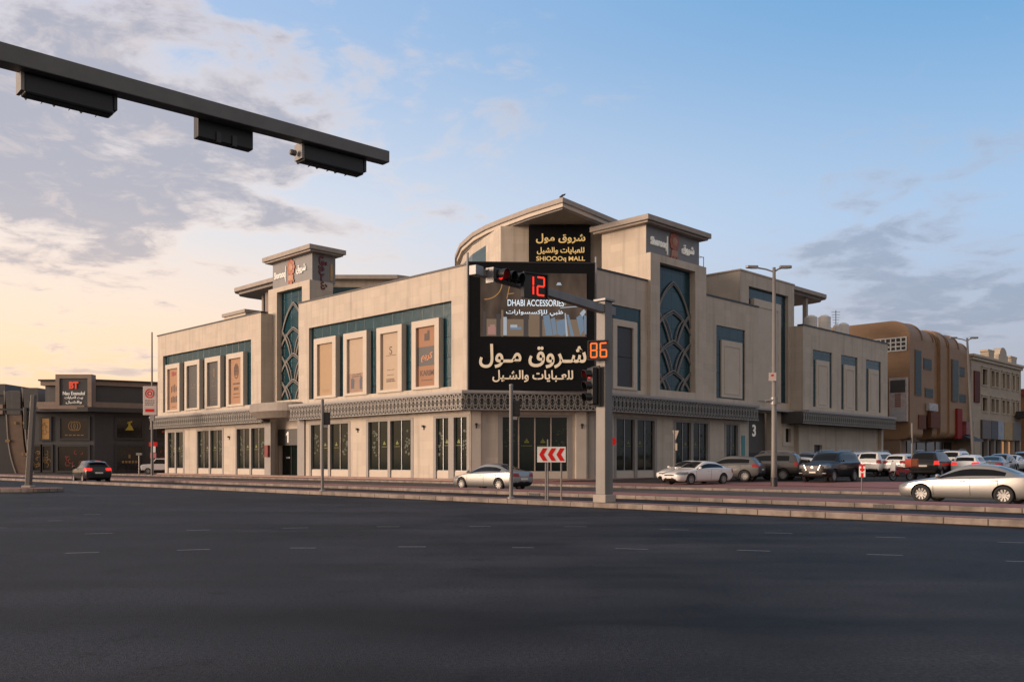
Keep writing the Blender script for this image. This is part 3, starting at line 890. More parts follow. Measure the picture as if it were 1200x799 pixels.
def tower(fr, tx, s0, s1, dlow, dup, z_split, ztop, opening, depth, su0, su1, slab_z):
    lo = MB(); wall(lo, fr, s0, s1, LEDGE1 + .01, z_split, dlow, .7, [opening])
    lo.box(s0, s0 + .4, dlow - depth, dlow - .7, LEDGE1, z_split, fr); lo.box(s1 - .4, s1, dlow - depth, dlow - .7, LEDGE1, z_split, fr)
    t = lo.build('tower', STONE, mall)
    up = MB(); up.box(su0, su1, dup - depth, dup, z_split - .05, ztop, fr)
    up.build('tower_head', GREYCL, t)
    sideb = MB(); sideb.box(su0 - .012, su0, dup - depth, dup - .02, z_split - 2, ztop - .01, fr)
    if fr is RF: sideb.build('tower_side', STONE, t)
    sb = MB(); sb.box(su0 - .75, su1 + .75, dup - depth - .7, dup + .75, slab_z, slab_z + .42, fr)
    sb.box(su0 - .55, su1 + .55, dup - depth - .5, dup + .55, slab_z - .16, slab_z, fr)
    sb.build('tower_roof', CONC, t, bevel=.03)
    a, b, z0, z1 = opening
    MB().box(a, b, dlow - .62, dlow - .55, z0, z1, fr).build('glazing', TEAL, t)
    # interlaced pointed arches
    tr = MB(); w = b - a; c = (a + b) / 2

    def bez(p0, p1, p2, n=12):
        r = []
        for k in range(n + 1):
            u = k / n
            x = (1 - u) ** 2 * p0[0] + 2 * u * (1 - u) * p1[0] + u * u * p2[0]
            y = (1 - u) ** 2 * p0[1] + 2 * u * (1 - u) * p1[1] + u * u * p2[1]
            if a - .02 <= x <= b + .02 and y >= z0 - .02: r.append((x, y))
        return r

    def leg(x, z, dx, drop, k=.6):
        for off, th in ((0, .10), (.20, .065)):
            pts = bez((x, z - off), (x + dx * k, z - off - drop * .26), (x + dx * (1 - off * .12), z - drop - off * .2))
            if len(pts) > 1: tr.ribbon(pts, th, .09, fr, dlow - .5 + (.0 if dx > 0 else .012))
    zt = z1 - 1.15
    for sg in (-1, 1): leg(c, zt, sg * w * .5, 3.5, .72)
    zk = zt - 2.35
    while zk > z0 + .4:
        for sg in (-1, 1):
            leg(c, zk, sg * w * .5, 1.75, .62)
            leg(c - sg * w * .5, zk, sg * w * .40, 2.7, .62)
            tr.ribbon(bez((c - sg * w * .30, zk - .55), (c - sg * w * .10, zk - 1.2), (c - sg * w * .05, zk - 2.5)), .09, .08, fr, dlow - .478)
        zk -= 2.45
    tr.build('tracery', mat('tracery_grey', (.19, .178, .168), .6, var=.08), t)
    return t


tl = tower(LF, LTX, 28.42, 35.75, -1.2, -1.5, 18.15, 20.75, (29.72, 34.15, 7.35, 17.72), 2.5, 28.46, 35.4, 20.82)
tr_ = tower(RF, RTX, 13.95, 21.85, .32, -.1, 18.0, 20.35, (15.2, 20.2, 7.28, 17.4), 4.5, 13.95, 21.4, 20.42)
# strip of coloured stone where the narrow recess meets the far left block
MB().box(35.4, 36.0, -2.2, -1.5, LEDGE1, 15.6, LF).build('tower_return', STONE2, mall)

# --- recessed wall with the tall window, garage bay and far block of the right wing
mb = MB(); wall(mb, RF, 30.2, 40.5, 0, 19.3, -1.4, .6, [(31.72, 39.3, 7.35, 18.05), (31.0, 36.1, -1, 6.3), (38.3, 40.0, 3.3, 5.05)])
mb.box(30.2, 30.8, -9, -2.0, 6.4, 19.3, RF)
mb.build('recessed_wall', STONE, mall)
glazing(RF, 31.72, 39.3, 7.35, 18.05, -1.75)
mb = MB(); mb.box(32.6, 37.7, -1.75, -1.32, 7.35, 17.0, RF); o = mb.build('stone_panel', STONE2, mall, bevel=.02)
g = MB(); wall(g, RF, 33.1, 37.2, 7.35, 16.4, -1.27, .06, [(33.25, 37.05, 7, 16.25)]); g.build('moulding', STONE2, o)
MB().box(30.1, 40.55, -9, -1.33, 19.3, 19.42, RF).build('coping', STONE2, mall)
gb = MB(); gb.box(31.0, 36.1, -2.3, -2.2, 0, 6.3, RF)
gb = gb.build('garage_bay', mat('garage_grey', (.075, .073, .072), .6), mall)
textmesh('numeral', '3', RTX(34.0, 4.55, -2.2), h=1.15, ext=.06, mat_=WHITEL, parent=gb, offset=.02)
MB().box(31.4, 35.0, -2.2, -2.15, 1.6, 2.4, RF).build('vent', BLKPL, gb)
MB().box(30.9, 40.3, -1.4, -.6, 6.42, 6.6, RF).build('ledge', LEDGE, mall)
wf = MB(); wall(wf, RF, 38.1, 40.2, 3.1, 5.25, -1.3, .3, [(38.6, 39.7, 3.5, 4.85)]); wf = wf.build('small_window', STONE2, mall)
MB().box(38.6, 39.7, -1.7, -1.62, 3.4, 4.95, RF).build('pane', DGLASS, wf)
HT = 15.05
HW = [(41.7, 45.95), (48.05, 52.05), (54.2, 58.15)]
mb = MB(); wall(mb, RF, 39.6, 60.0, 6.6, HT, 0, .5, [(a, b, 7.1, 12.85) for a, b in HW])
mb.box(39.6, 40.1, -12, -.5, 6.6, HT, RF); mb.box(59.5, 60, -24, -.5, 0, HT, RF)
wall(mb, RF, 40.5, 60.0, 0, 6.6, -.9, .5, [(43.8, 45.6, 2.3, 3.3)])
mb.build('end_block_wall', STONE, mall)
for a, b in HW:
    glazing(RF, a, b, 7.1, 12.85, -.12)
    blank_panel(a + .72, b - .62, 7.05, 11.88)
MB().box(39.5, 60.1, -.55, .07, HT, HT + .13, RF).build('coping', DARKM, mall)
MB().box(39.0, 60.2, -.9, .95, 6.46, 6.64, RF).build('ledge', LEDGE, mall)
MB().box(38.9, 60.0, -.88, .72, 5.34, 6.44, RF).build('frieze_box', BACKP, mall)
lattice([RF(37.9, .88, 0), RF(60.1, .88, 0)], 5.28, 6.44)
MB().box(43.8, 45.6, -1.3, -1.2, 2.3, 3.3, RF).build('vent', DARKM, mall)
ep = [RF(37.9, .8, 0), RF(37.9, -1.3, 0)]
MB().box(37.85, 37.95, -1.4, .8, 5.3, 6.44, RF).build('frieze_end', BACKP, mall)

# --- roof deck, drum, prow roof
def planpoly(pts, z0, z1): return MB().prism(pts, z0, z1)


rd = [LF(57.0, -3.9, 0), LF(4, -3.9, 0), RF(6, -3.9, 0), RF(59.0, -3.9, 0), RF(59.0, -22, 0), LF(57.0, -22, 0)]
rd.insert(5, Vector((CX, CY + 34, 0)))
MB().prism([(p.x, p.y) for p in rd], 14.4, 14.6).build('roof_deck', CONC, mall)
prow = [(-6.2, 101), (-6.05, 95), (-5.7, 89.4), (-4.95, 84.8), (-3.6, 80.7), (-2.35, 78.2), (-.9, 76.0), (1.4, 72.85), (3.95, 69.9), (6.4, 73.1), (8.9, 76.4), (12, 81), (14, 88), (14, 101)]


def inset(pts, k):
    cx, cy = 4.0, 90.0
    out = []
    for x, y in pts:
        v = Vector((x - cx, y - cy)); v = v * (1 - k / v.length)
        out.append((cx + v.x, cy + v.y))
    return out


dr = planpoly(prow, 21.72, 22.12).build('prow_roof', CONC, mall, bevel=.04)
planpoly(inset(prow, .22), 21.42, 21.72).build('fascia', STONE2, dr)
planpoly(inset(prow, .5), 21.3, 21.42).build('soffit', mat('soffit_grey', (.22, .20, .19), .7), dr)
dw = MB()
flank = [(-.95, 75.45), (-2.3, 78.95), (-3.6, 82.2), (-4.65, 86.2), (-5.25, 90.5), (-5.55, 95), (-5.65, 100)]
back = [(13, 100), (13, 88), (11.2, 82), (9.75, 76.6), (8.9, 75.45)]
dw.prism(flank + back, 14.6, 21.3)
dw = dw.build('drum', STONE, mall)
tg = MB()
for (a, b) in zip(flank[1:], flank[2:]):
    a, b = Vector((*a, 0)), Vector((*b, 0)); t = (b - a).normalized(); n = Vector((t.y, -t.x, 0))
    if n.x > 0: n = -n
    if a.y < 78: continue
    f = fr_axes(a, t, n)
    tg.box(0, (b - a).length, 0, .03, 15, 20.5, f)
tg.build('glazing', TEAL, dw)

# second curved roof behind the left wing
r2 = [(-23.6, 99.0), (-19.7, 98.8), (-12.6, 98.8), (-10.4, 100.3), (-8.8, 103.5), (-8.6, 116), (-23.6, 116)]
ro = planpoly(r2, 21.65, 22.1).build('curved_roof', CONC, mall, bevel=.03)


def inset2(pts, k, cx=-16, cy=108):
    o = []
    for x, y in pts:
        v = Vector((x - cx, y - cy)); v = v * (1 - k / v.length); o.append((cx + v.x, cy + v.y))
    return o


i2 = inset2(r2, 1.0)
planpoly(i2, 20.9, 21.65).build('wall_band', STONE, ro)
planpoly(inset2(r2, 1.05), 14.6, 20.9).build('glass_drum', TEAL, ro)
MB().box(-15.8, -9.8, 99.35, 99.9, 14.6, 20.9).build('wall_infill', STONE, ro)

# roof terraces with flat canopies at both ends
for fr, s0, s1 in ((LF, 42.0, 52.8), (RF, 40.5, 58.4)):
    cb = MB()
    pts = [(s0, -6.0), (s1 - 1.2, -6.0), (s1 - .3, -6.6), (s1, -7.8), (s1, -14), (s0, -14)]
    cb.prism([(fr(a, b, 0).x, fr(a, b, 0).y) for a, b in pts], 20.75, 21.2)
    c = cb.build('roof_canopy', CONC, mall, bevel=.04)
    lo = MB(); lo.prism([(fr(s0 + (a - s0) * .97, b - .4, 0).x, fr(s0 + (a - s0) * .97, b - .4, 0).y) for a, b in pts], 20.45, 20.75)
    lo.build('soffit', mat('soffit_grey', (.22, .20, .19), .7), c)
    cl = MB()
    if fr is LF:
        cl.box(45.6, 47.6, -9.6, -7.6, 14.6, 20.5, fr); cl.box(49.0, 49.4, -8.6, -8.2, 14.6, 20.5, fr)
        o = cl.build('column', mat('column_brown', (.16, .13, .115), .6), c)
        MB().box(47.2, 52.0, -8.8, -5.0, 14.6, 17.8, fr).build('stair_head', STONE2, mall)
        MB().box(47.0, 52.2, -9.0, -4.8, 17.8, 18.15, fr).build('stair_roof', CONC, mall)
    else:
        cl.box(53.6, 54.05, -7.2, -6.75, 14.6, 20.5, fr)
        cl.build('column', CONC, c)
        MB().box(40.5, 47.0, -14, -8.6, 14.6, 20.5, fr).build('stair_head', mat('column_brown', (.16, .13, .115), .6), mall)

# plinth step along the walls
pl = MB(); belt(pl, 28.35, 29.3, -.2, .85, .155, BASE); pl.box(33.0, 56.3, -.2, .85, .155, BASE, LF)
pl.box(28.4, 33.0, -1.8, .85, .155, BASE, LF)
pl.build('plinth', mat('plinth_stone', (.30, .19, .165), .75, var=.15, brick=(.6, .3), mortar=.75), mall)
# wall lamps on the piers
for f in (LTX(19.2, 4.2, 0), LTX(10.6, 4.2, 0), fr_axes(CF(.6, .22, 4.2), cdir, (0, 0, 1), cnor), fr_axes(CF(8.4, .22, 4.2), cdir, (0, 0, 1), cnor), LTX(41.2, 4.0, 0)):
    wl = MB(); wl.box(-.04, .04, -.24, .08, 0, .06, f); wl.box(-.08, .08, -.04, .12, .06, .2, f)
    wl.build('wall_lamp', BLKPL, mall)
# ladder hoops on the roof behind the right tower
hp = MB()
for s in (22.6, 23.5, 24.4): hp.tube([RF(s, -1.6, 15.9), RF(s, -1.6, 19.6), RF(s, -3.0, 19.6), RF(s, -3.0, 15.9)], .035, 6)
for z in (18.6, 19.55): hp.tube([RF(22.6, -1.6, z), RF(24.4, -1.6, z)], .03, 6)
for z in (16.4, 16.9, 17.4, 17.9): hp.tube([RF(22.6, -1.6, z), RF(23.5, -1.6, z)], .03, 6)
hp.build('ladder_rail', CONC, mall)
# downpipe and lightning rod at the ends
MB().tube([LF(LP - .15, .14, 6.7), LF(LP - .15, .14, 16.6)], .085, 8).build('downpipe', LEDGE, mall)
MB().tube([RF(RP - .1, .12, 6.7), RF(RP - .1, .12, 16.6)], .085, 8).build('downpipe', LEDGE, mall)

# ------------------------------------------------------------------ signs on the mall
bd = Vector((9.2, .42, 0)).normalized(); bn = Vector((bd.y, -bd.x, 0))
B0 = Vector((-3.12, 64.32, 0))
BF = fr_axes(B0, bd, bn)
bb = thing('corner_billboard', 'large black mall sign with video screen and cream Arabic letters on the cut corner', 'billboard', tuple(B0))
MB().box(0, 9.12, -.45, 0, 6.66, 15.78, BF).build('board', BLACK, bb, bevel=.02)
edge = MB()
for a, b, c, d in ((-.02, .06, 6.64, 15.8), (9.06, 9.14, 6.64, 15.8)): edge.box(a, b, -.46, .03, c, d, BF)
edge.box(-.02, 9.14, -.46, .03, 15.78, 15.86, BF)
edge.build('frame', DARKM, bb)


def screen_mat():
    m = bpy.data.materials.new('video_screen'); m.use_nodes = True
    nt = m.node_tree; N = nt.nodes.new; Lk = nt.links.new
    b = nt.nodes['Principled BSDF']; b.inputs['Base Color'].default_value = (.01, .01, .01, 1); b.inputs['Roughness'].default_value = .3; b.inputs['Specular IOR Level'].default_value = .08
    tc = N('ShaderNodeTexCoord')
    mp = N('ShaderNodeMapping'); mp.inputs['Scale'].default_value = (.9, .9, .35); Lk(tc.outputs['Object'], mp.inputs[0])
    n = N('ShaderNodeTexNoise'); n.inputs['Scale'].default_value = .8; n.inputs['Detail'].default_value = 3; Lk(mp.outputs[0], n.inputs['Vector'])
    cr = N('ShaderNodeValToRGB'); e = cr.color_ramp.elements
    e[0].position = .35; e[0].color = (.035, .024, .018, 1); e[1].position = .72; e[1].color = (.115, .075, .053, 1)
    Lk(n.outputs[0], cr.inputs[0]); Lk(cr.outputs[0], b.inputs['Emission Color']); b.inputs['Emission Strength'].default_value = .85
    return m


SCREEN = screen_mat()
scr = MB().box(.85, 8.5, .0, .03, 10.5, 15.05, BF).build('video_screen', SCREEN, bb)


def lit(name, c, s=1.0): return mat(name, tuple(x * .3 for x in c), .5, emit=c, estr=s, var=0)


PICB = lit('picture_blue', (.10, .145, .20)); PICW = lit('picture_white', (.25, .28, .32)); PICD = lit('picture_shade', (.035, .03, .03)); PICT = lit('picture_tan', (.13, .09, .06)); PICP = lit('picture_pink', (.25, .13, .11)); PICG = lit('picture_gold', (.26, .13, .04))
rnd = random.Random(3)


def pic(polys, m, d=.034, nm='picture_detail'):
    for p in polys: MB().face([BF(a, d, b) for a, b in p]).build(nm, m, scr)


rect = lambda a, b, c, d: [(a, c), (b, c), (b, d), (a, d)]
pic([rect(1.3, 8.4, 10.55, 11.75), rect(4.35, 5.1, 10.5, 12.2), rect(2.35, 2.5, 10.5, 12.4)], PICT, .033)
pic([rect(1.05, 1.25, 10.5, 12.3), rect(2.0, 2.3, 10.5, 12.1), rect(5.1, 5.3, 10.5, 12.1), rect(3.95, 4.3, 10.5, 11.9)], PICD, .036)
pic([[(5.35, 12.0), (5.8, 12.1), (6.05, 10.6), (5.55, 10.6)], [(6.3, 11.6), (6.9, 11.8), (7.1, 10.8), (6.7, 10.55), (6.4, 10.7)], [(7.05, 12.1), (7.2, 12.1), (7.6, 10.55), (7.35, 10.55)],
     [(7.75, 11.9), (8.2, 12.2), (8.3, 11.0), (8.05, 10.6)], [(8.3, 12.1), (8.48, 12.0), (8.48, 10.7), (8.35, 10.7)], rect(3.0, 3.8, 11.0, 11.2), [(5.9, 11.8), (6.2, 11.9), (6.35, 10.7), (6.1, 10.6)]], PICB, .038)
pic([[(6.9, 12.2), (7.0, 12.2), (7.15, 10.55), (7.0, 10.55)], rect(3.0, 3.5, 11.15, 11.35), [(8.0, 12.2), (8.3, 12.5), (8.45, 12.3), (8.2, 11.95)], rect(2.5, 2.75, 10.6, 11.9), [(6.6, 12.55), (8.1, 12.68), (8.1, 12.74), (6.6, 12.62)], [(6.3, 14.2), (6.7, 14.2), (6.6, 14.4), (6.4, 14.4)]], PICW, .040)
pic([rect(1.4, 1.95, 10.65, 11.2), rect(1.55, 1.9, 11.2, 11.35)], PICP, .040)
ga = MB(); ga.ribbon([(1.15 + 1.25 * math.sin(a), 14.3 - 1.15 * math.cos(a)) for a in [k * .13 for k in range(13)]], .07, .006, BF, .034)
ga.ribbon([(2.75, 13.2), (3.0, 14.4)], .06, .006, BF, .034); ga.ribbon([(2.85, 13.55), (3.25, 13.6)], .06, .006, BF, .034)
ga.build('picture_gold_line', PICG, scr)
pic([[(6.65, 13.0), (7.0, 13.45), (7.25, 13.2), (6.95, 12.75)]], lit('picture_olive', (.14, .15, .10)), .038)
BTX = lambda x, z, d=.0: fr_axes(BF(x, d, z), bd, (0, 0, 1), bn)
textmesh('lettering', 'DHABI ACCESSORIES', BTX(4.83, 12.92, .036), w=4.05, h=.46, ext=.012, mat_=lit('screen_text', (.58, .66, .74)), parent=scr, offset=.008)
textmesh('lettering', ar('ظبي للإكسسوارات'), BTX(4.75, 12.2, .036), w=4.1, h=.46, ext=.012, mat_=lit('screen_text', (.58, .66, .74)), parent=scr, offset=.008)
textmesh('lettering', ar('شروق مول', (0, 0, 5)), BTX(4.62, 9.1), w=7.7, h=1.72, ext=.09, mat_=CREAM, parent=bb, offset=.02)
textmesh('lettering', ar('للعبايات والشيل', (2, 12)), BTX(4.62, 7.67), w=5.8, h=.86, ext=.07, mat_=CREAM, parent=bb, offset=.02)

# black name sign under the prow roof
rs = thing('roof_sign', 'black upright sign with gold mall name in Arabic and Latin letters under the pointed roof', 'sign', (3.95, 75.0, 14.6))
MB().box(1.4, 6.55, 74.85, 75.3, 14.62, 21.18).build('board', BLACK, rs)
YF = lambda x, y, z: fr_axes((x, y, z), (1, 0, 0), (0, 0, 1), (0, -1, 0))
textmesh('lettering', ar('شروق مول'), YF(4.05, 74.85, 20.1), w=4.1, h=.82, ext=.05, mat_=GOLD, parent=rs, offset=.02)
textmesh('lettering', ar('للعبايات والشيل'), YF(4.05, 74.85, 19.08), w=3.95, h=.60, ext=.05, mat_=GOLD, parent=rs, offset=.022)
textmesh('lettering', 'SHIOOOq MALL', YF(4.05, 74.85, 18.38), w=4.05, h=.48, ext=.05, mat_=GOLD, parent=rs, offset=.014)


def crest(parent, f, s=1.0):
    """upright ornamental crest: a leafy roundel on a stepped foot"""
    a = MB(); b = MB()
    for k in range(8):
        th = k * math.pi / 4
        a.lathe([(.26 * s, .02), (.26 * s, .09), (.05 * s, .12)], 10, fr=lambda x, y, z, th=th: f(x + .42 * s * math.cos(th), y + .45 * s + .52 * s * math.sin(th), z))
    b.lathe([(.36 * s, .03), (.36 * s, .13), (.1 * s, .17)], 16, fr=lambda x, y, z: f(x, y + .45 * s, z))
    b.box(-.42 * s, .42 * s, -.75 * s, -.25 * s, .02, .1, f); a.box(-.22 * s, .22 * s, -1.1 * s, -.72 * s, .02, .1, f)
    for sg in (-1, 1): a.lathe([(.14 * s, .02), (.14 * s, .1)], 8, fr=lambda x, y, z, sg=sg: f(x + sg * .42 * s, y - .82 * s, z))
    a.build('crest_petals', RUST, parent); b.build('crest_centre', RUST2, parent)


def tower_sign(name, label, tx, zc, sc, left_txt):
    t = thing(name, label, 'sign', tuple(tx(0, 0, 0)))
    crest(t, tx, 1.02)
    textmesh('lettering', left_txt, fr_shift(tx, -2.15 * sc, -.05), w=2.15 * sc, h=.85, ext=.12, mat_=WHITEL, parent=t, offset=.02)
    textmesh('lettering', ar('شروق'), fr_shift(tx, 1.95 * sc, .05), w=1.75 * sc, h=.85, ext=.12, mat_=WHITEL, parent=t, offset=.02)
    MB().box(-.98, -.90, -.75, .75, 0, .08, tx).build('divider', WHITEL, t)
    return t


def fr_shift(f, a, b): return lambda x, y, z: f(x + a, y + b, z)


tower_sign('tower_sign', 'white lettering and reddish crest on the grey head of the taller right tower', RTX(17.7, 19.05, -.1), 0, 1.0, 'Shorooq')
tower_sign('tower_sign', 'white lettering and orange crest on the front of the far left tower', LTX(32.0, 19.35, -1.5), 0, .92, 'Shorooq')
sf = fr_axes(LF(28.46, -2.7, 18.95), -(LF(0, 1, 0) - LF(0, 0, 0)), (0, 0, 1), -LU)
vs = thing('side_sign', 'maroon upright Arabic lettering with a gold bar on the side of the left tower', 'sign', tuple(sf(0, 0, 0)))
rot = lambda x, y, z: sf(y - .1, -x, z)
textmesh('lettering', ar('شروق', (0, 0)), rot, w=3.1, h=.95, ext=.08, mat_=MAROON, parent=vs, offset=.03)
MB().box(.72, .98, -.6, .95, 0, .06, sf).build('gold_bar', mat('dull_gold', (.42, .27, .12), .5), vs)

# ------------------------------------------------------------------ advertising banners in the stone surrounds
BROWN = mat('banner_tan', (.36, .235, .13), .6, var=.05); ORNG = mat('banner_orange', (.33, .17, .085), .6, var=.05)
BEIGE = mat('banner_beige', (.40, .30, .21), .6, var=.05); DGREY = mat('banner_charcoal', (.035, .034, .036), .5); INK = mat('banner_ink', (.06, .035, .03), .6); REDINK = mat('banner_red_ink', (.25, .04, .03), .6)
INKB = mat('banner_blue_ink', (.075, .075, .10), .6)


def banner(fr, tx, s0, s1, m, label, deco, z0=7.27, z1=11.82, d=-.05):
    c = (s0 + s1) / 2; w = s1 - s0; zc = (z0 + z1) / 2
    t = thing('advertising_banner', label, 'banner', tuple(fr(c, d, z0)), group='tall banners on the mall front')
    MB().box(s0, s1, d - .2, d, z0, z1, fr).build('sheet', m, t)
    deco(t, tx(c, zc, d), w, z1 - z0)


def strokes(t, f, rows, m, ww, n=6, hh=.07):
    mb = MB()
    rr = random.Random(int(rows[0] * 100) + n)
    for y in rows:
        x = -ww / 2
        while x < ww / 2 - .05:
            L = rr.uniform(.06, .2); mb.box(x, min(x + L, ww / 2), y - hh / 2, y + hh / 2, .004, .012, f); x += L + rr.uniform(.04, .09)
    mb.build('small_print', m, t)


def ring(mb, f, x, y, r, w=.06):
    mb.ribbon([(x + r * math.cos(a), y + r * math.sin(a)) for a in [k * math.pi / 10 for k in range(21)]], w, .012, lambda a, d, b: f(a, b, d), .004)


def deco_red(t, f, w, h):
    mb = MB(); mb.box(-.55, -.05, 1.45, 1.95, .004, .014, f); mb.box(.0, .55, 1.5, 1.85, .004, .014, f)
    mb.build('logo', REDINK, t)
    mb = MB()
    for k in range(4): mb.box(-.7 + k * .38, -.7 + k * .38 + .2, -.35 + .1 * (k % 2), .3 + .12 * (k % 3), .004, .014, f)
    for k in range(4): mb.box(-.75 + k * .4, -.75 + k * .4 + .28, -1.45, -.85 + .1 * (k % 2), .004, .014, f)
    mb.build('product_marks', INK, t); strokes(t, f, [-1.95], INK, .9)


def deco_dark(t, f, w, h):
    strokes(t, f, [.2, -.1], mat('banner_dim_gold', (.16, .11, .07), .6), 1.1)


def deco_dark2(t, f, w, h):
    g = mat('banner_dim_gold', (.16, .11, .07), .6)
    mb = MB(); ring(mb, f, 0, 1.15, .32); mb.box(-.12, .12, .7, 1.6, .004, .013, f); mb.build('logo', g, t); strokes(t, f, [.3, -.2], g, 1.1); strokes(t, f, [-1.3, -1.6], g, 1.0)


def deco_oval(t, f, w, h):
    mb = MB(); mb.ribbon([(.42 * math.cos(a), 1.0 + .72 * math.sin(a)) for a in [k * math.pi / 10 for k in range(21)]], .10, .012, lambda a, d, b: f(a, b, d), .004)
    for k in range(5): mb.ribbon([(-.3 + k * .15, .55), (-.22 + k * .11, 1.6)], .06, .010, lambda a, d, b: f(a, b, d), .004)
    mb.ribbon([(-.4, 1.0), (.4, 1.0)], .07, .010, lambda a, d, b: f(a, b, d), .004)
    mb.build('logo', INK, t); strokes(t, f, [-.25], INK, 1.35, hh=.16); strokes(t, f, [-.75], INK, 1.0, hh=.3); strokes(t, f, [-1.25, -1.6], INK, 1.2, hh=.08)


def deco_plain(t, f, w, h): strokes(t, f, [-1.75, -1.9], mat('banner_tan_dark', (.30, .17, .075), .6), 1.2, hh=.04)


def deco_people(t, f, w, h):
    mb = MB(); mb.face([f(a, b, .006) for a, b in ((-w / 2 + .02, -2.2), (w / 2 - .02, -2.2), (w / 2 - .02, -.55), (-.2, -.75), (-w / 2 + .02, -.6))]); mb.build('picture', mat('banner_brown_picture', (.27, .17, .12), .6), t)
    mb = MB()
    for pts in ([(-.8, -1.9), (-.35, -1.9), (-.3, -1.2), (-.55, -1.0), (-.8, -1.1)], [(.45, -2.0), (.8, -2.0), (.82, -1.0), (.6, -.9), (.42, -1.2)]): mb.face([f(a, b, .010) for a, b in pts])
    mb.build('picture_marks', INKB, t); strokes(t, f, [-.72, -.9], INK, 1.2, hh=.08)


def deco_s(t, f, w, h):
    textmesh('lettering', 'S', fr_shift(f, 0, .85), h=.62, ext=.012, mat_=INK, parent=t, offset=.0)
    strokes(t, f, [.45], INK, 1.3, hh=.05); strokes(t, f, [-.7, -1.1], INK, .9, hh=.05); strokes(t, f, [-1.45, -1.6], INK, 1.1, hh=.1)


def deco_karim(t, f, w, h):
    MB().box(-w / 2, w / 2, -.7, .75, .002, .010, f).build('dark_band', DGREY, t)
    o = mat('banner_bright_orange', (.55, .20, .07), .6)
    textmesh('lettering', ar('كريم'), fr_shift(f, 0, -.05), w=1.35, h=.75, ext=.016, mat_=o, parent=t, offset=.02)
    textmesh('lettering', 'KARIM', fr_shift(f, 0, -1.25), w=1.6, h=.42, ext=.012, mat_=INK, parent=t, offset=.02)
    mb = MB(); mb.box(-.3, .3, 1.2, 1.75, .004, .012, f); mb.box(.05, .3, 1.75, 1.95, .004, .012, f); mb.build('logo', INK, t); strokes(t, f, [-1.8], INK, 1.3, hh=.06)


defs = [(ORNG, 'narrow tan banner with red logo at the far left end of the mall', deco_red), (DGREY, 'plain charcoal banner beside the red-logo banner on the far left block', deco_dark),
        (DGREY, 'charcoal banner with faint gold emblem on the far left block', deco_dark2), (ORNG, 'orange banner with dark oval emblem nearest the left tower', deco_oval)]
for (a, b), (m, lab, de) in zip(panA[::-1], defs): banner(LF, LTX, a + .52, b - .52, m, lab, de)
defs = [(BROWN, 'plain tan banner just right of the left tower', deco_plain), (BEIGE, 'beige banner with a picture along its foot', deco_people),
        (BEIGE, 'beige banner with a single dark letter S', deco_s), (mat('banner_rust', (.27, .12, .055), .6, var=.05), 'orange and charcoal banner reading KARIM beside the billboard', deco_karim)]
for (a, b), (m, lab, de) in zip(panB[::-1], defs): banner(LF, LTX, a + .52, b - .52, m, lab, de)
banner(RF, RTX, 10.1, 12.2, DGREY, 'black ribbed banner right of the billboard', lambda t, f, w, h: MB().box(-w / 2, w / 2, -.02, .02, .004, .014, f).build('seam', BLACK, t), z0=7.3, z1=11.78)

# ------------------------------------------------------------------ dark shop building at the left
SHOPD = mat('shop_dark_cladding', (.050, .050, .055), .45, var=.1, brick=(1.6, .9, 0), mortar=.7)
SHOPD2 = mat('shop_dark_frame', (.030, .030, .034), .4)
SHOPS = mat('shop_stone_band', (.24, .175, .14), .6, var=.1, brick=(1.2, .6, 0), mortar=.85)
SHOPG = mat('shop_window_dark', (.014, .013, .013), .12)
WARMW = mat('warm_lit_glass', (.20, .11, .04), .3, emit=(1, .46, .14), estr=.14)
GLDDIM = mat('dim_gold', (.15, .085, .032), .5, emit=(1, .45, .12), estr=.04)
YELDIM = mat('dim_yellow', (.22, .155, .02), .5, emit=(1, .65, .05), estr=.06)
REDDIM = mat('dim_red', (.16, .02, .015), .5, emit=(1, .08, .04), estr=.06)
sp = thing('shop_building', 'dark clad corner shop building with stone bands and lit show windows at far left', 'building', (-52, 113, 0))
FA = fr_axes((-60.0, 113, 0), (1, 0, 0), (0, -1, 0))                 # front, s to the right
rb = Vector((14.5, 9.0, 0)).normalized(); rn = Vector((rb.y, -rb.x, 0))
FB = fr_axes((-52.5, 113, 0), rb, rn)                                # right part, turning back
FC = fr_axes((-60.0, 113, 0), Vector((-.35, .94, 0)).normalized(), Vector((-.94, -.35, 0)))
body = MB()
plan = [(-60, 113), (-52.5, 113)] + [tuple(FB(17.5, 0, 0).xy), tuple((FB(17.5, -14, 0)).xy), (-63, 127)]
body.prism(plan, 0, 8.9)
body.build('wall', SHOPD, sp)
pr_ = MB(); pr_.box(7.5, 17.5 + 7.5, -9, .0, 0, 0.01, FA)
up = MB(); up.prism([(-59.3, 114.2), (-52.6, 113.7)] + [tuple(FB(17.3, -.5, 0).xy), tuple(FB(17.3, -13, 0).xy), (-62, 126)], 8.9, 11.2)
up.build('upper_wall', SHOPD, sp)
bd_ = MB()
bd_.prism([(-60.4, 112.5), (-52.4, 112.4)] + [tuple(FB(17.8, .55, 0).xy), tuple(FB(17.8, -.5, 0).xy), (-52.4, 113.4), (-60, 113.6)], 8.35, 9.05)
bd_.prism([(-59.6, 113.6), (-52.5, 113.3)] + [tuple(FB(17.6, -.1, 0).xy), tuple(FB(17.6, -1, 0).xy), (-52.5, 114.4), (-59.6, 114.6)], 11.2, 11.75)
bd_.build('stone_band', SHOPS, sp)
ca = MB(); ca.prism([(-60.5, 111.2), (-52.2, 110.6), tuple(FB(17.8, 1.4, 0).xy), tuple(FB(17.8, .0, 0).xy), (-52.4, 113.0), (-60.5, 113.0)], 7.75, 8.30)
ca.build('canopy_fascia', SHOPD2, sp)
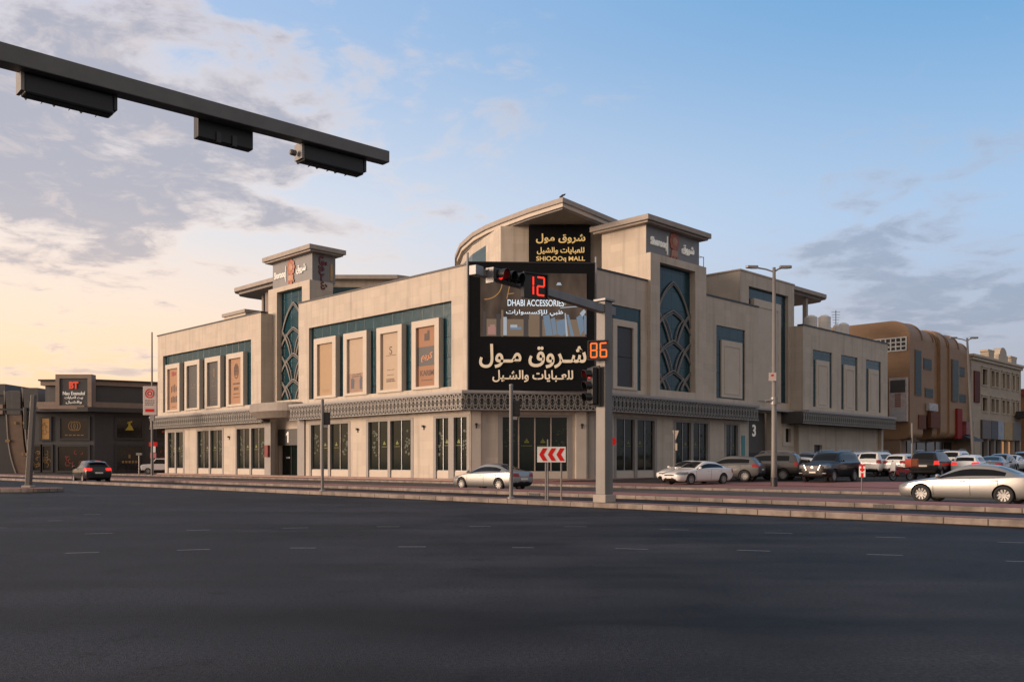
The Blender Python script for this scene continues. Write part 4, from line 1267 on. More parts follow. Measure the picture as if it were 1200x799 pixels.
cb_ = MB(); cb_.box(1.6, 7.3, 1.4, 2.3, 8.05, 8.5, FA); cb_.build('canopy_edge', SHOPS, sp)
co = MB(); co.prism([(-59.8, 113.4), (-52.4, 113.1), tuple(FB(17.7, .1, 0).xy), tuple(FB(17.7, -1, 0).xy), (-52.4, 114.5), (-59.8, 114.8)], 11.76, 11.95)
co.build('coping', DARKM, sp)


def show_window(fr, s0, s1, z0, z1, m=SHOPG, deco=None):
    f = MB(); wall(f, fr, s0 - .28, s1 + .28, z0 - .25, z1 + .25, .18, .18, [(s0, s1, z0, z1)])
    f = f.build('window', SHOPD2, sp)
    MB().box(s0, s1, .01, .05, z0, z1, fr).build('pane', m, f)
    if deco:
        kind, mm = deco
        d = MB(); c = (s0 + s1) / 2; h = z1 - z0; w = s1 - s0; zc = (z0 + z1) / 2
        g = lambda a, dd, b: fr(a, dd, b)
        if kind == 'rings':
            for k in (-1, 0, 1): d.ribbon([(c + k * .32 + .42 * math.cos(a), zc + .3 + .55 * math.sin(a)) for a in [j * math.pi / 8 for j in range(17)]], .09, .02, g, .055)
            for k in range(5): d.box(c - 1.2 + k * .5, c - .85 + k * .5, .055, .07, z0 + .35, z0 + .47, fr)
        elif kind == 'lamp':
            for p in ([(-.5, -.5), (.5, -.5), (.25, .1), (-.1, .1)], [(-.15, .1), (.15, .1), (.1, .6), (-.1, .6)], [(-.3, .35), (.35, .5), (.3, .7), (-.2, .55)]):
                d.face([fr(c + a, .06, zc + .25 + b) for a, b in p])
        elif kind == 'script':
            rr = random.Random(int(c * 10))
            for k in range(9):
                x, y, r = c + rr.uniform(-w * .3, w * .3), zc + rr.uniform(-h * .3, h * .3), rr.uniform(.12, .3)
                a0 = rr.uniform(0, 6)
                d.ribbon([(x + r * math.cos(a0 + j * .5), y + r * math.sin(a0 + j * .5)) for j in range(8)], .06, .02, g, .055)
        elif kind == 'bars':
            for k in range(5): d.box(c - w * .3 + k * w * .13, c - w * .3 + k * w * .13 + w * .09, .055, .07, zc - h * .2, zc - h * .1, fr)
            d.box(c - .12, c + .12, .055, .07, zc, zc + .5, fr)
        d.build('window_graphic', mm, f)


show_window(FA, 3.3, 6.75, 4.5, 7.0, deco=('rings', GLDDIM)); show_window(FA, 3.0, 6.75, .45, 3.45, deco=('script', REDDIM))
show_window(FA, .95, 1.9, 4.4, 7.0, WARMW, deco=('script', GLDDIM)); show_window(FA, -.1, .75, .5, 3.5, deco=('script', GLDDIM)); show_window(FA, 1.1, 2.1, .5, 3.5, deco=('script', GLDDIM))
show_window(FB, 2.6, 5.6, 4.6, 7.1, deco=('lamp', YELDIM)); show_window(FB, 7.4, 10.6, 4.6, 7.1, deco=('bars', REDDIM))
show_window(FB, 2.6, 5.6, .5, 3.5, deco=('bars', GLDDIM)); show_window(FB, 7.0, 10.6, .5, 3.5, deco=('script', REDDIM))
MB().box(9.0, 11.5, .02, .06, 9.55, 9.75, FB).build('light_strip', mat('strip_white', (.4, .4, .45), .4, emit=(.8, .85, 1), estr=.12), sp)
bt = thing('shop_sign', 'tall dark sign with red monogram and cream script above the corner shop', 'sign', (-54.7, 112.4, 8.3))
g = MB(); wall(g, FA, 3.1, 7.6, 8.3, 12.45, 1.0, 1.2, [(3.6, 7.1, 8.2, 11.95)]); g.build('surround', SHOPS, bt)
MB().box(3.6, 7.1, -.2, .85, 8.3, 11.95, FA).build('board', SHOPD, bt)
STX = lambda s, z: fr_axes(FA(s, .85, z), (1, 0, 0), (0, 0, 1), (0, -1, 0))
textmesh('monogram', 'BT', STX(5.35, 11.1), w=1.15, h=.9, ext=.1, mat_=mat('red_letters_lit', (.5, .06, .03), .4, emit=(1, .10, .045), estr=.25), parent=bt, offset=.05)
textmesh('lettering', 'Nau Enanulol', STX(5.35, 10.1), w=2.75, h=.45, ext=.06, mat_=WHITEL, parent=bt, offset=.015)
textmesh('lettering', ar('بيت العبايات'), STX(5.35, 9.55), w=2.3, h=.42, ext=.06, mat_=WHITEL, parent=bt, offset=.02)
textmesh('lettering', ar('والشيل'), STX(5.35, 8.98), w=2.0, h=.42, ext=.06, mat_=WHITEL, parent=bt, offset=.02)

fb = thing('finned_building', 'dark building with curved brown fins at the far left edge', 'building', (-70, 122, 0))
FD = fr_axes((-78, 122, 0), (1, 0, 0), (0, -1, 0))
MB().box(-12, 14, -12, 0, 0, 10.6, FD).build('wall', SHOPD2, fb)
MB().box(-12, 9.2, -3, .6, 8.0, 9.3, FD).build('stone_band', SHOPS, fb)
MB().box(-12, 9.3, -6, .2, 10.6, 12.1, FD).build('parapet', SHOPD, fb)
fin = mat('fin_brown', (.12, .075, .05), .5, var=.2); fine = mat('fin_edge', (.22, .20, .19), .5)
for x0, zt_ in ((9.8, 11.1), (12.2, 11.5)):
    prof = []
    for k in range(13):
        z = zt_ * (1 - k / 12); prof.append((x0 + 1.6 * (k / 12) ** 2.0 + .15 * math.sin(k * .5), z))
    p = MB(); p.prism(prof + [(a + 2.0, b) for a, b in prof[::-1]], -2.5, 1.2, FD, m=lambda a, b, h: (a, h, b))
    p = p.build('fin', fin, fb)
    e = MB(); e.ribbon(prof, .16, .12, FD, 1.2); e.build('fin_edge', fine, p)
    MB().box(x0 + .1, x0 + 2.2, 1.25, 1.32, zt_ - 3.2, zt_ - .1, FD).build('cap_panel', SHOPD, p)
gl_ = MB()
rr = random.Random(5)
for k in range(9):
    x = rr.uniform(9.9, 13.4); z = rr.choice((2.4, 4.2, 6.6))
    gl_.box(x, x + .3, 1.3, 1.4, z, z + .35, FD)
gl_.build('window_light', GLDDIM, fb)

# ------------------------------------------------------------------ brown building with rounded bays
BRN = mat('brown_cladding', (.29, .172, .092), .6, var=.08, vscale=.3, brick=(1.9, .75, 0), mortar=.86, msize=.015)
BRND = mat('brown_cladding_dark', (.20, .12, .062), .6, var=.1, brick=(1.9, .75, 0), mortar=.85)
br = thing('brown_building', 'brown clad office block with rounded bays and teal slot windows beyond the mall', 'building', tuple(RF(76, -5, 0)))


def bay_profile(d, ztop, zbot, rt, rbm, depth):
    pts = [(d - depth, ztop)]
    for k in range(9):
        a = math.pi / 2 * (1 - k / 8); pts.append((d - rt + rt * math.cos(a), ztop - rt + rt * math.sin(a)))
    for k in range(9):
        a = -math.pi / 2 * k / 8; pts.append((d - rbm + rbm * math.cos(a), zbot + rbm + rbm * math.sin(a)))
    pts.append((d - depth, zbot))
    return pts


bays = [(66.5, 70.6, 0, 18.7, 4.3, 2.2, .8), (70.6, 75.2, -.35, 18.3, 7.2, 1.6, .3), (75.2, 77.0, -.6, 18.5, 4.4, 2.0, .8), (77.0, 79.6, -.2, 18.7, 4.4, 2.2, 1.2), (79.6, 83.2, .0, 18.5, 4.6, 2.0, .8), (83.2, 87.6, -.35, 17.9, 4.8, 1.6, .3)]
for s0, s1, d, zt_, zb_, r1, r2 in bays:
    b = MB(); b.prism(bay_profile(d, zt_, zb_, r1, r2, 16), s0, s1, RF, m=lambda a, b_, h: (h, a, b_))
    b.build('bay', BRN, br)
    e = MB()
    prof = bay_profile(d + .03, zt_ + .03, zb_, r1, r2, 4)[1:10]
    e.ribbon(prof, .14, .3, lambda p, q, r, s1=s1: RF(s1 - .5 + q, p, r), 0)
    e.build('bay_edge', BRND, br)
gf = MB(); gf.box(66.9, 87.6, -14, -2.2, 0, 7.0, RF); gf.build('ground_floor', mat('ground_floor_beige', (.25, .17, .115), .7, var=.1), br)
MB().box(66.6, 67.0, -14, -1.2, 0, 4.4, RF).build('ground_floor', mat('ground_floor_beige', (.25, .17, .115), .7), br)
BWG = mat('slot_glass', (.012, .035, .042), .3, spec=.10, brick=(1.1, 1.3, 0), mortar=.4, msize=.03)
for s0, s1, z0, z1, d in ((68.0, 69.9, 9.7, 15.1, 0), (71.7, 74.2, 13.2, 14.4, -.35), (72.2, 74.7, 9.7, 10.7, -.35), (75.3, 76.3, 9.6, 15.0, -.75), (80.3, 82.4, 9.6, 14.9, .1), (83.9, 86.2, 13.1, 14.2, -.4), (84.4, 86.7, 9.6, 10.6, -.4)):
    w = MB().box(s0 - .12, s1 + .12, d - .05, d + .05, z0 - .12, z1 + .12, RF).build('window', BRND, br)
    MB().box(s0, s1, d + .04, d + .08, z0, z1, RF).build('pane', BWG, w)
for s0, s1, z0, z1, m in ((69.0, 71.3, 5.6, 7.3, 'shop_sign_red_brown'), (72.9, 76.0, 5.8, 7.8, 'shop_sign_red_brown'), (72.4, 75.3, 7.95, 8.9, 'shop_sign_pale')):
    mm = mat('shop_sign_red_brown', (.13, .048, .03), .6, var=.3, vscale=3, spec=.15) if 'red' in m else mat('shop_sign_pale', (.40, .40, .42), .5, var=.4, vscale=2)
    MB().box(s0, s1, -.3, .12, z0, z1, RF).build('sign_panel', mm, br)
MB().box(81.7, 83.5, -.2, .3, 4.6, 8.6, RF).build('sign_panel', mat('shop_sign_red', (.22, .02, .018), .6, spec=.15), br)
MB().box(84.4, 87.2, -.2, .5, 5.2, 7.0, RF).build('sign_panel', mat('shop_sign_mixed', (.20, .05, .05), .5, var=.8, vscale=2.5), br)
aw = MB(); aw.prism([(.2, 5.2), (1.7, 4.4), (1.7, 4.25), (.2, 4.5)], 83.5, 87.4, RF, m=lambda a, b, h: (h, a, b)); aw.build('awning', SHOPD2, br)
for k in range(5): MB().box(71.0 + 3.2 * k, 73.6 + 3.2 * k, -2.15, -2.08, .9, 4.2, RF).build('shop_front', SHOPG, br)
gr = MB()
SF = fr_axes(RF(66.5, 0, 0), (-H2, H2, 0), (-H2, -H2, 0))           # flank, s going back
for k in range(12):
    gr.box(.35 + k * .62, .35 + k * .62 + .14, .0, .1, 14.95, 16.6, SF)
for z in (14.95, 15.45, 15.95, 16.5): gr.box(.35, 7.3, .0, .09, z, z + .14, SF)
gr.build('white_screen', mat('screen_white', (.62, .62, .60), .6), br)
MB().box(.35, 8.6, -.02, .02, 14.95, 16.6, SF).build('screen_recess', BLKPL, br)
vb = thing('upright_banner', 'tall pale upright shop sign on the flank of the brown building', 'sign', tuple(SF(1.2, .6, 6.4)))
VB = fr_axes(SF(1.2, .62, 0), (H2, -H2, 0), (0, 0, 1), (-H2, -H2, 0))
MB().box(-1.05, 1.05, 6.4, 11.7, -.5, 0, VB).build('board', mat('banner_faded', (.42, .36, .35), .6, var=.3, vscale=2), vb)
MB().box(-.9, .9, 9.9, 11.4, .0, .03, VB).build('picture', mat('banner_dark_picture', (.05, .05, .05), .5), vb)
MB().box(-.9, .9, 6.5, 7.9, .0, .03, VB).build('foot_panel', mat('banner_grey', (.40, .40, .42), .6), vb)
q = MB(); rr = random.Random(2)
for k in range(7): q.box(-.35, .35, 8.15 + k * .24, 8.15 + k * .24 + .16, .0, .02 + .0, fr_shift(VB, 0, 0, ))
q.build('small_print', mat('print_red_brown', (.22, .10, .09), .6), vb)

# ------------------------------------------------------------------ cream building beyond
CRM = mat('cream_stone', (.40, .335, .26), .75, var=.08, brick=(1.4, .55), mortar=.85, msize=.02)
CRM2 = mat('cream_trim', (.44, .375, .295), .7)
cb = thing('cream_building', 'cream stone three storey building with cornice and crested roofline at far right', 'building', tuple(RF(99, -5, 0)))
b = MB()
WN = [(92.2, 94.2), (95.9, 97.4), (97.9, 99.2), (100.8, 102.1), (102.9, 104.1), (105.7, 106.7), (107.9, 108.8)]
wall(b, RF, 87.9, 110, 0, 16.0, 0, .5, [(a, c, z0, z1) for a, c in WN for z0, z1 in ((12.4, 14.6), (8.7, 10.6))] + [(91.5, 109.5, .5, 7.4)])
b.box(87.9, 88.4, -14, -.5, 0, 16, RF); b.box(109.5, 110, -14, -.5, 0, 16, RF)
b.build('wall', CRM, cb)
MB().box(88.4, 109.5, -13.5, -3, 0, 15.6, RF).build('inner_block', CRM, cb)
c_ = MB(); c_.box(87.6, 110.4, -.6, .45, 16.0, 16.35, RF); c_.box(87.8, 110.2, -.6, .25, 15.6, 16.0, RF); c_.build('cornice', CRM2, cb, bevel=.03)
for z0, z1 in ((12.4, 14.6), (8.7, 10.6)):
    for a, c in WN:
        w = MB(); wall(w, RF, a - .18, c + .18, z0 - .15, z1 + .25, .10, .1, [(a, c, z0, z1)]); w.box(a - .3, c + .3, 0, .22, z1 + .25, z1 + .42, RF)
        w = w.build('window', CRM2, cb)
        MB().box(a, c, -.36, -.3, z0, z1, RF).build('pane', DGLASS, w)
for s0, s1, zt_, rounded in ((93.8, 96.6, 17.5, 0), (98.4, 102.6, 18.3, 1), (104, 107, 17.4, 0)):
    o = MB()
    if rounded:
        prof = [(s0, 16.35), (s1, 16.35), (s1, 17.2)] + [((s0 + s1) / 2 + 1.6 * math.cos(a), 17.2 + 1.1 * math.sin(a)) for a in [k * math.pi / 8 for k in range(9)]] + [(s0, 17.2)]
    else:
        prof = [(s0 + .3, 16.35), (s1 - .3, 16.35), (s1 - .2, zt_ - .35), (s1, zt_ - .3), (s1, zt_), (s0, zt_), (s0, zt_ - .3), (s0 + .2, zt_ - .35)]
    o.prism(prof, -.8, .3, RF, m=lambda a, b, h: (a, h, b)); o.build('roof_crest', CRM2, cb)
MB().box(88.7, 90.9, .02, .18, 9.8, 14.1, RF).build('red_banner', mat('shop_sign_maroon', (.10, .024, .018), .6, spec=.15), cb)
cols = [('shop_sign_brown', (.08, .06, .055)), ('shop_sign_dark', (.035, .035, .04)), ('shop_sign_blue_grey', (.26, .30, .38)), ('shop_sign_ochre', (.34, .22, .07)), ('shop_sign_grey', (.11, .095, .09))]
ss = [91.6, 95.5, 98.4, 101.2, 105.2, 109.4]
for k in range(5): MB().box(ss[k], ss[k + 1] - .15, -.1, .25, 4.8, 7.45, RF).build('sign_panel', mat(cols[k][0], cols[k][1], .5, var=.2), cb)
wl_ = mat('warm_shop_light', (.3, .17, .08), .5, emit=(1, .45, .15), estr=.35)
for k in range(6):
    s = 91.9 + k * 2.95
    MB().box(s, s + 2.3, -.45, -.4, .9, 4.6, RF).build('shop_front', wl_ if k in (3, 4) else SHOPG, cb)
pc = MB()
for k in range(7): pc.box(91.5 + k * 2.95, 91.9 + k * 2.95, -.5, .05, 0, 4.8, RF)
pc.build('pier', GREYST, cb)
MB().box(106.5, 111.5, .3, 2.2, 8.2, 9.2, RF).build('balcony', SHOPD2, cb)

fr_ = thing('brick_building', 'orange lit building with red roof at the right edge of the view', 'building', tuple(RF(118, 0, 0)))
b = MB(); wall(b, RF, 113, 132, 0, 12.0, 1.0, .4, [(115, 117, 8.6, 10.2), (119, 121, 8.6, 10.2), (123, 125, 8.6, 10.2)]); b.box(113, 113.4, -10, .6, 0, 12, RF)
b.build('wall', mat('orange_wall', (.40, .20, .11), .7), fr_)
MB().box(113.4, 131, -6, .3, 0, 11, RF).build('inner_block', mat('shop_dark_frame', (.030, .030, .034), .4), fr_)
MB().box(112.6, 132.4, -10, 1.4, 12.0, 13.0, RF).build('roof', mat('red_roof', (.30, .07, .045), .6), fr_)
for k in range(4): MB().box(113.8 + 4 * k, 117 + 4 * k, 1.0, 1.06, 1, 5.0, RF).build('shop_front', wl_, fr_)
MB().box(113, 131, .98, 1.5, 5.4, 6.2, RF).build('fascia', SHOPD2, fr_)

# ------------------------------------------------------------------ roof tanks and aerial
TANK = mat('tank_white', (.62, .60, .57), .5, var=.05)
for (s, d, r, h, lab) in ((46.3, -2.5, .66, 2.25, 'left white roof tank, half hidden beside its larger neighbour'), (49.6, -2.6, .66, 2.65, 'largest white cylindrical water tank on the mall roof'), (52.3, -2.5, .36, 1.95, 'low white roof tank between the large one and the aerial'), (54.4, -2.7, .62, 2.35, 'right white water tank on the mall roof beside the aerial')):
    p = RF(s, d, 14.6)
    t = thing('water_tank', lab, 'water tank', tuple(p), group='white water tanks on the roof')
    f = fr_axes(p, (1, 0, 0), (0, 1, 0))
    MB().lathe([(r, .4), (r, .4 + h * .3), (r * 1.03, .4 + h * .32), (r, .4 + h * .34), (r, .4 + h * .62), (r * 1.03, .4 + h * .64), (r, .4 + h * .66), (r, h), (r * .5, h + .22), (.2, h + .25)], 20, f).build('tank', TANK, t, smooth=False)
    MB().box(-r, r, -r, r, 0, .4, f).build('stand', GREYM, t)
ap = RF(54.9, -3.8, 14.6)
ae = MB().tube([ap, ap + Vector((0, 0, 4.2))], .045, 6)
for k in range(5): ae.tube([ap + Vector((-.5 + .04 * k, 0, 4.0 - .3 * k)), ap + Vector((.5 - .04 * k, 0, 4.0 - .3 * k))], .025, 5)
tag(ae.build('roof_aerial', GREYM, at=ap), 'thin metal aerial with cross rods above the roof tanks', 'aerial')

# ------------------------------------------------------------------ street furniture


def signal_head(parent, O, r, u, n, lit_=0, length=1.09, hw=.17):
    """three-lamp signal: lamps run along r, visors along n"""
    f = fr_axes(O, r, u, n)
    h = MB(); h.box(-length / 2, length / 2, -hw, hw, -.12, .10, f)
    hd = h.build('signal_housing', BLKPL, parent, bevel=.03)
    for k in range(3):
        x = (k - 1) * length * .31
        g = lambda a, b, c, x=x: f(x + a, b, c)
        MB().lathe([(min(.125, hw * .8), .10), (min(.10, hw * .65), .125), (.0, .135)], 18, g).build('signal_lens', REDLENS if k == lit_ else OFFLENS, hd, smooth=True)
        v = MB(); m = 16
        ang = [math.radians(-215 + 250 * j / m) for j in range(m + 1)]
        # visor open at the bottom as seen upright
        upv = Vector((0, 0, 1)); cu = f(0, 1, 0) - f(0, 0, 0); cr_ = f(1, 0, 0) - f(0, 0, 0)
        a0 = math.atan2(cu.dot(upv), cr_.dot(upv))
        ring0 = []; ring1 = []; vr = min(.145, hw * .88)
        for j in range(m + 1):
            a = a0 + math.radians(-130 + 260 * j / m)
            L = .10 + .17 * (1 - .35 * abs(j / m - .5) * 2)
            ring0.append(g(vr * math.cos(a), vr * math.sin(a), .09)); ring1.append(g(vr * math.cos(a), vr * math.sin(a), .09 + L))
        for j in range(m): v.face([ring0[j], ring0[j + 1], ring1[j + 1], ring1[j]])
        o = v.build('visor', BLKPL, hd, recalc=False)
        s = o.modifiers.new('thickness', 'SOLIDIFY'); s.thickness = .008
    return hd


def countdown(parent, O, r, u, n, txt, w, h, m):
    f = fr_axes(O, r, u, n)
    b = MB().box(-w / 2, w / 2, -h / 2, h / 2, -.14, 0, f).build('countdown_box', BLKPL, parent, bevel=.015)
    rim = MB(); wall(rim, fr_axes(O, r, n, u), -w / 2 - .01, w / 2 + .01, -h / 2 - .01, h / 2 + .01, .05, .05, [(-w / 2 + .03, w / 2 - .03, -h / 2 + .03, h / 2 - .03)])
    rim.build('box_rim', BLKPL, b)
    digits(MB(), txt, f, w * .34, h * .78, w * .12, bar=w * .055, t=.008).build('countdown_figures', m, b)
    return b


V = Vector
# signal mast beside the junction
MX, MY = 3.03, 29.5
ms = thing('signal_mast', 'grey square signal mast with red countdown 86 and long overhead arm by the kerb', 'traffic light', (MX, MY, .18))
RY = lambda a: (V((math.cos(a), math.sin(a), 0)), V((-math.sin(a), math.cos(a), 0)))
ax, ay = RY(R(45))
PF = fr_axes((MX, MY, 0), ax, ay)
m_ = MB()
for z0, z1, w0, w1 in ((.44, 6.75, .205, .185),):
    a = m_.pts([PF(sx * w0, sy * w0, z0) for sx, sy in ((-1, -1), (1, -1), (1, 1), (-1, 1))]); b = m_.pts([PF(sx * w1, sy * w1, z1) for sx, sy in ((-1, -1), (1, -1), (1, 1), (-1, 1))])
    m_.f.append(a[::-1]); m_.f.append(b)
    for k in range(4): m_.f.append([a[k], a[(k + 1) % 4], b[(k + 1) % 4], b[k]])
m_.build('pole', POLEM, ms, bevel=.02)
MB().box(-.27, .27, -.27, .27, .18, .45, PF).build('footing', CONC, ms, bevel=.03)
MB().box(-.26, .26, -.26, .26, 6.75, 6.84, PF).build('cap', GREYM, ms, bevel=.02)
adir = V((-.575, -.818, 0)).normalized(); anor = V((-adir.y, adir.x, 0)); anor = anor if anor.x > 0 else -anor
AFm = fr_axes((MX, MY, 6.5), adir, anor)
am = MB()
a = am.pts([AFm(-.55, sy * .13, z) for sy, z in ((-1, -.14), (1, -.14), (1, .14), (-1, .14))]); b = am.pts([AFm(7.05, sy * .09, z) for sy, z in ((-1, -.03), (1, -.03), (1, .15), (-1, .15))])
am.f.append(a[::-1]); am.f.append(b)
for k in range(4): am.f.append([a[k], a[(k + 1) % 4], b[(k + 1) % 4], b[k]])
am.build('arm', POLEM, ms, bevel=.012)
MB().box(6.75, 7.08, -.12, .12, -.06, .2, AFm).build('arm_end', GREYM, ms, bevel=.015)
up_ = V((0, 0, 1))
sh = signal_head(ms, AFm(5.95, .25, .02), adir, up_, anor, 2, 1.15)
brk = MB(); brk.box(6.5, 6.56, .05, .30, -.2, .2, AFm); brk.tube([AFm(6.55, .1, .15), AFm(6.4, .3, .05)], .05, 8); brk.build('bracket', GREYM, ms)
# figures read from the right-hand front: r must run left to right for that viewer
d12 = V((.52, -.854, 0)).normalized(); r12 = V((-d12.y, d12.x, 0))
countdown(ms, AFm(4.72, .42, -.02), r12, up_, d12, '12', .80, .70, REDL)
d86 = V((-.30, -.954, 0)).normalized(); r86 = V((-d86.y, d86.x, 0))
r86 = r86 if r86.x > 0 else -r86
countdown(ms, V((MX, MY, 5.14)) + d86 * .34 - r86 * .12, r86, up_, d86, '86', .70, .62, ORANGEL)
dv = V((-.88, -.475, 0)).normalized(); rv = V((-dv.y, dv.x, 0))
hd = signal_head(ms, V((MX - .10, MY, 3.98)) + dv * .36, -up_, rv, dv, 0, 1.2)
MB().box(-.66, .66, -.24, .24, -.155, -.125, fr_axes(V((MX - .10, MY, 3.98)) + dv * .36, -up_, rv, dv)).build('backboard', BLKPL, ms)
for z in (4.35, 3.6): MB().tube([V((MX, MY, z)), V((MX - .1, MY, z)) + dv * .28], .04, 8).build('bracket', GREYM, ms)

# overhead arm reaching in from the left, close to the camera
oa = thing('signal_gantry', 'dark tapered overhead signal arm crossing the upper left sky', 'traffic light', (-11.2, 6.55, .2))
e1 = V((-2.07, 14.8, 6.5)); o_dir = V((-.744, -.668, 0)).normalized(); o_n = V((-o_dir.y, o_dir.x, 0))
o_n = o_n if o_n.y > 0 else -o_n                                        # away from the camera
OF = fr_axes(e1, o_dir, o_n)
g = MB()
L_ = 12.35
a = g.pts([OF(0, sy * .10, z) for sy, z in ((-1, -.095), (1, -.095), (1, .095), (-1, .095))]); b = g.pts([OF(L_, sy * .16, z) for sy, z in ((-1, -.165), (1, -.165), (1, .125), (-1, .125))])
g.f.append(a[::-1]); g.f.append(b)
for k in range(4): g.f.append([a[k], a[(k + 1) % 4], b[(k + 1) % 4], b[k]])
g.build('arm', mat('arm_grey', (.125, .12, .118), .5, var=.15, vscale=3), oa, bevel=.012)
pb = OF(L_ - .1, 0, 0)
g = MB(); g.box(-.22, .22, -.22, .22, .6, 6.9, fr_axes((pb.x, pb.y, 0), o_dir, o_n)); g.build('pole', POLEM, oa, bevel=.02)
MB().box(-.32, .32, -.32, .32, 0.0, .6, fr_axes((pb.x, pb.y, 0), o_dir, o_n)).build('footing', CONC, oa, bevel=.03)
for c in (4.84, .95):
    O = OF(c, .14, -.255 if c > 3 else -.225)
    signal_head(oa, O, o_dir, up_, o_n, 9, 1.08, .135)
    MB().box(c + .54, c + .58, .02, .26, -.36 if c > 3 else -.33, -.08, OF).build('bracket', LATT, oa); MB().box(c - .58, c - .54, .02, .26, -.32 if c > 3 else -.3, -.08, OF).build('bracket', DARKM, oa)
    if c < 3: MB().lathe([(.045, 0), (.045, .08), (.03, .10)], 10, fr_axes(OF(c + .62, .15, -.24), o_n, up_, o_dir)).build('cable_gland', LATT, oa)
O = OF(2.71, .2, -.22)
b_ = MB(); b_.box(-.42, .42, -.10, .06, -.15, .38, fr_axes(O, o_dir, o_n)); b_ = b_.build('countdown_box', BLKPL, oa, bevel=.012)
for x in (-.12, .12): MB().box(x - .035, x + .035, -.125, -.10, -.17, -.02, fr_axes(O, o_dir, o_n)).build('clamp', DARKM, b_)

# left mast on the traffic island
lm = thing('signal_post', 'thick grey post standing on the traffic island at far left', 'post', (-24.8, 46.0, .2))
LX, LY = -24.75, 46.0
g = MB()
a = g.pts([V((LX + sx * .135, LY + sy * .135, .2)) for sx, sy in ((-1, -1), (1, -1), (1, 1), (-1, 1))]); b = g.pts([V((LX + .28 + sx * .115, LY + sy * .115, 4.95)) for sx, sy in ((-1, -1), (1, -1), (1, 1), (-1, 1))])
g.f.append(a[::-1]); g.f.append(b)
for k in range(4): g.f.append([a[k], a[(k + 1) % 4], b[(k + 1) % 4], b[k]])
g.build('pole', mat('post_dark', (.085, .078, .074), .5, var=.15), lm, bevel=.03)
MB().box(LX - .24, LX + .24, LY - .24, LY + .24, .2, .32).build('footing', CONC, lm, bevel=.03)
MB().box(LX - .2, LX - .02, LY - .1, LY + .3, 3.2, 4.3).build('signal_back', BLKPL, lm, bevel=.02)
MB().box(LX - 1.9, LX + .1, LY - .03, LY + .03, 4.15, 4.25).build('bracket', DARKM, lm)


def ped_pole(x, y, h, label):
    t = thing('crossing_pole', label, 'pole', (x, y, .18), group='thin signal poles on the kerb')
    MB().tube([(x, y, .18), (x, y, h)], .07, 12).build('pole', POLEM, t)
    MB().lathe([(.14, .18), (.14, .22), (.075, .26)], 12, fr_axes((x, y, 0), (1, 0, 0), (0, 1, 0))).build('base_flange', GREYM, t)
    MB().lathe([(.075, 0), (.075, .03), (.0, .06)], 12, fr_axes((x, y, h), (1, 0, 0), (0, 1, 0))).build('cap', GREYM, t)
    b = MB().box(x + .05, x + .32, y - .02, y + .24, h - 1.12, h - .55).build('signal_box', BLKPL, t, bevel=.03)
    MB().box(x - .02, x + .22, y - .05, y + .05, h - 1.25, h - 1.14).build('bracket', GREYM, t)


ped_pole(-.03, 32.75, 4.3, 'slim grey pole with small signal box beside the silver sedan')
ped_pole(-8.72, 41.35, 4.35, 'slim grey pole in front of the left shop windows')

# chevron sign
cs = thing('chevron_sign', 'white board with three red chevrons pointing left on two posts', 'sign', (1.35, 31.3, .18))
MB().box(.88, 1.87, 31.3, 31.33, 1.50, 2.04).build('board', WHITEP, cs)
CFx = fr_axes((1.375, 31.30, 1.77), (1, 0, 0), (0, 0, 1), (0, -1, 0))
for k in range(3):
    x = -.43 + k * .30
    m = MB(); m.prism([(x, 0), (x + .13, .22), (x + .29, .22), (x + .16, 0), (x + .29, -.22), (x + .13, -.22)], .001, .006, CFx); m.build('chevron', REDP, cs)
for x in (1.18, 1.72): MB().tube([(x, 31.36, .18), (x, 31.36, 1.98)], .032, 8).build('post', POLEM, cs)
MB().tube([(1.26, 31.6, .18), (1.26, 31.6, 2.3)], .028, 8).build('post', POLEM, cs)


def lamp_post(x, y, zg, h, label, sign=True, lean=0.0):
    t = thing('street_lamp', label, 'street lamp', (x, y, zg), group='tall double armed street lamps')
    MB().tube([(x, y, zg), (x, y, zg + 1.0), (x - lean, y, h)], [.17, .16, .085], 14).build('pole', POLEM, t, smooth=True)
    MB().tube([(x, y, zg + .02), (x, y, zg + .5)], .185, 14).build('pole_foot', DARKM, t)
    for sg, L in ((-1, 1.15), (1, .55)):
        MB().tube([(x - lean, y, h - .25), (x - lean + sg * L * .4, y - .0, h - .1), (x - lean + sg * L, y, h + .02)], .045, 8).build('arm', GREYM, t)
        hx = x - lean + sg * L
        g = MB(); g.prism([(hx - sg * .25, -.12), (hx + sg * .35, -.16), (hx + sg * .45, 0), (hx + sg * .35, .16), (hx - sg * .25, .12)], h - .04, h + .10, fr_axes((0, y, 0), (1, 0, 0), (0, 1, 0)))
        hd_ = g.build('lamp_head', GREYM, t, bevel=.03)
        MB().box(hx - .15, hx + .25, y - .1, y + .1, h - .06, h - .035).build('lamp_glass', mat('lamp_glass', (.4, .4, .38), .3), hd_)
    if sign:
        MB().box(x - .34, x + .06, y - .2, y - .17, zg + 5.85, zg + 6.3).build('number_plate', mat('plate_pinkish', (.58, .48, .44), .5), t)
        MB().box(x - .22, x - .08, y - .206, y - .2, zg + 6.1, zg + 6.2).build('plate_mark', REDP, t)
        MB().tube([(x - .5, y - .1, zg + 4.75), (x + .05, y - .12, zg + 4.8)], .06, 8).build('side_arm', GREYM, t)
        MB().tube([(x, y, zg + 4.55), (x, y, zg + 4.95)], .19, 12).build('clamp_band', GREYM, t)
    return t


lamp_post(14.55, 49.9, .15, 12.3, 'nearer tall street lamp with a small white plate in front of the garage bay')
lamp_post(40.55, 79.0, .7, 12.4, 'farther street lamp standing before the brown building', False, .55)

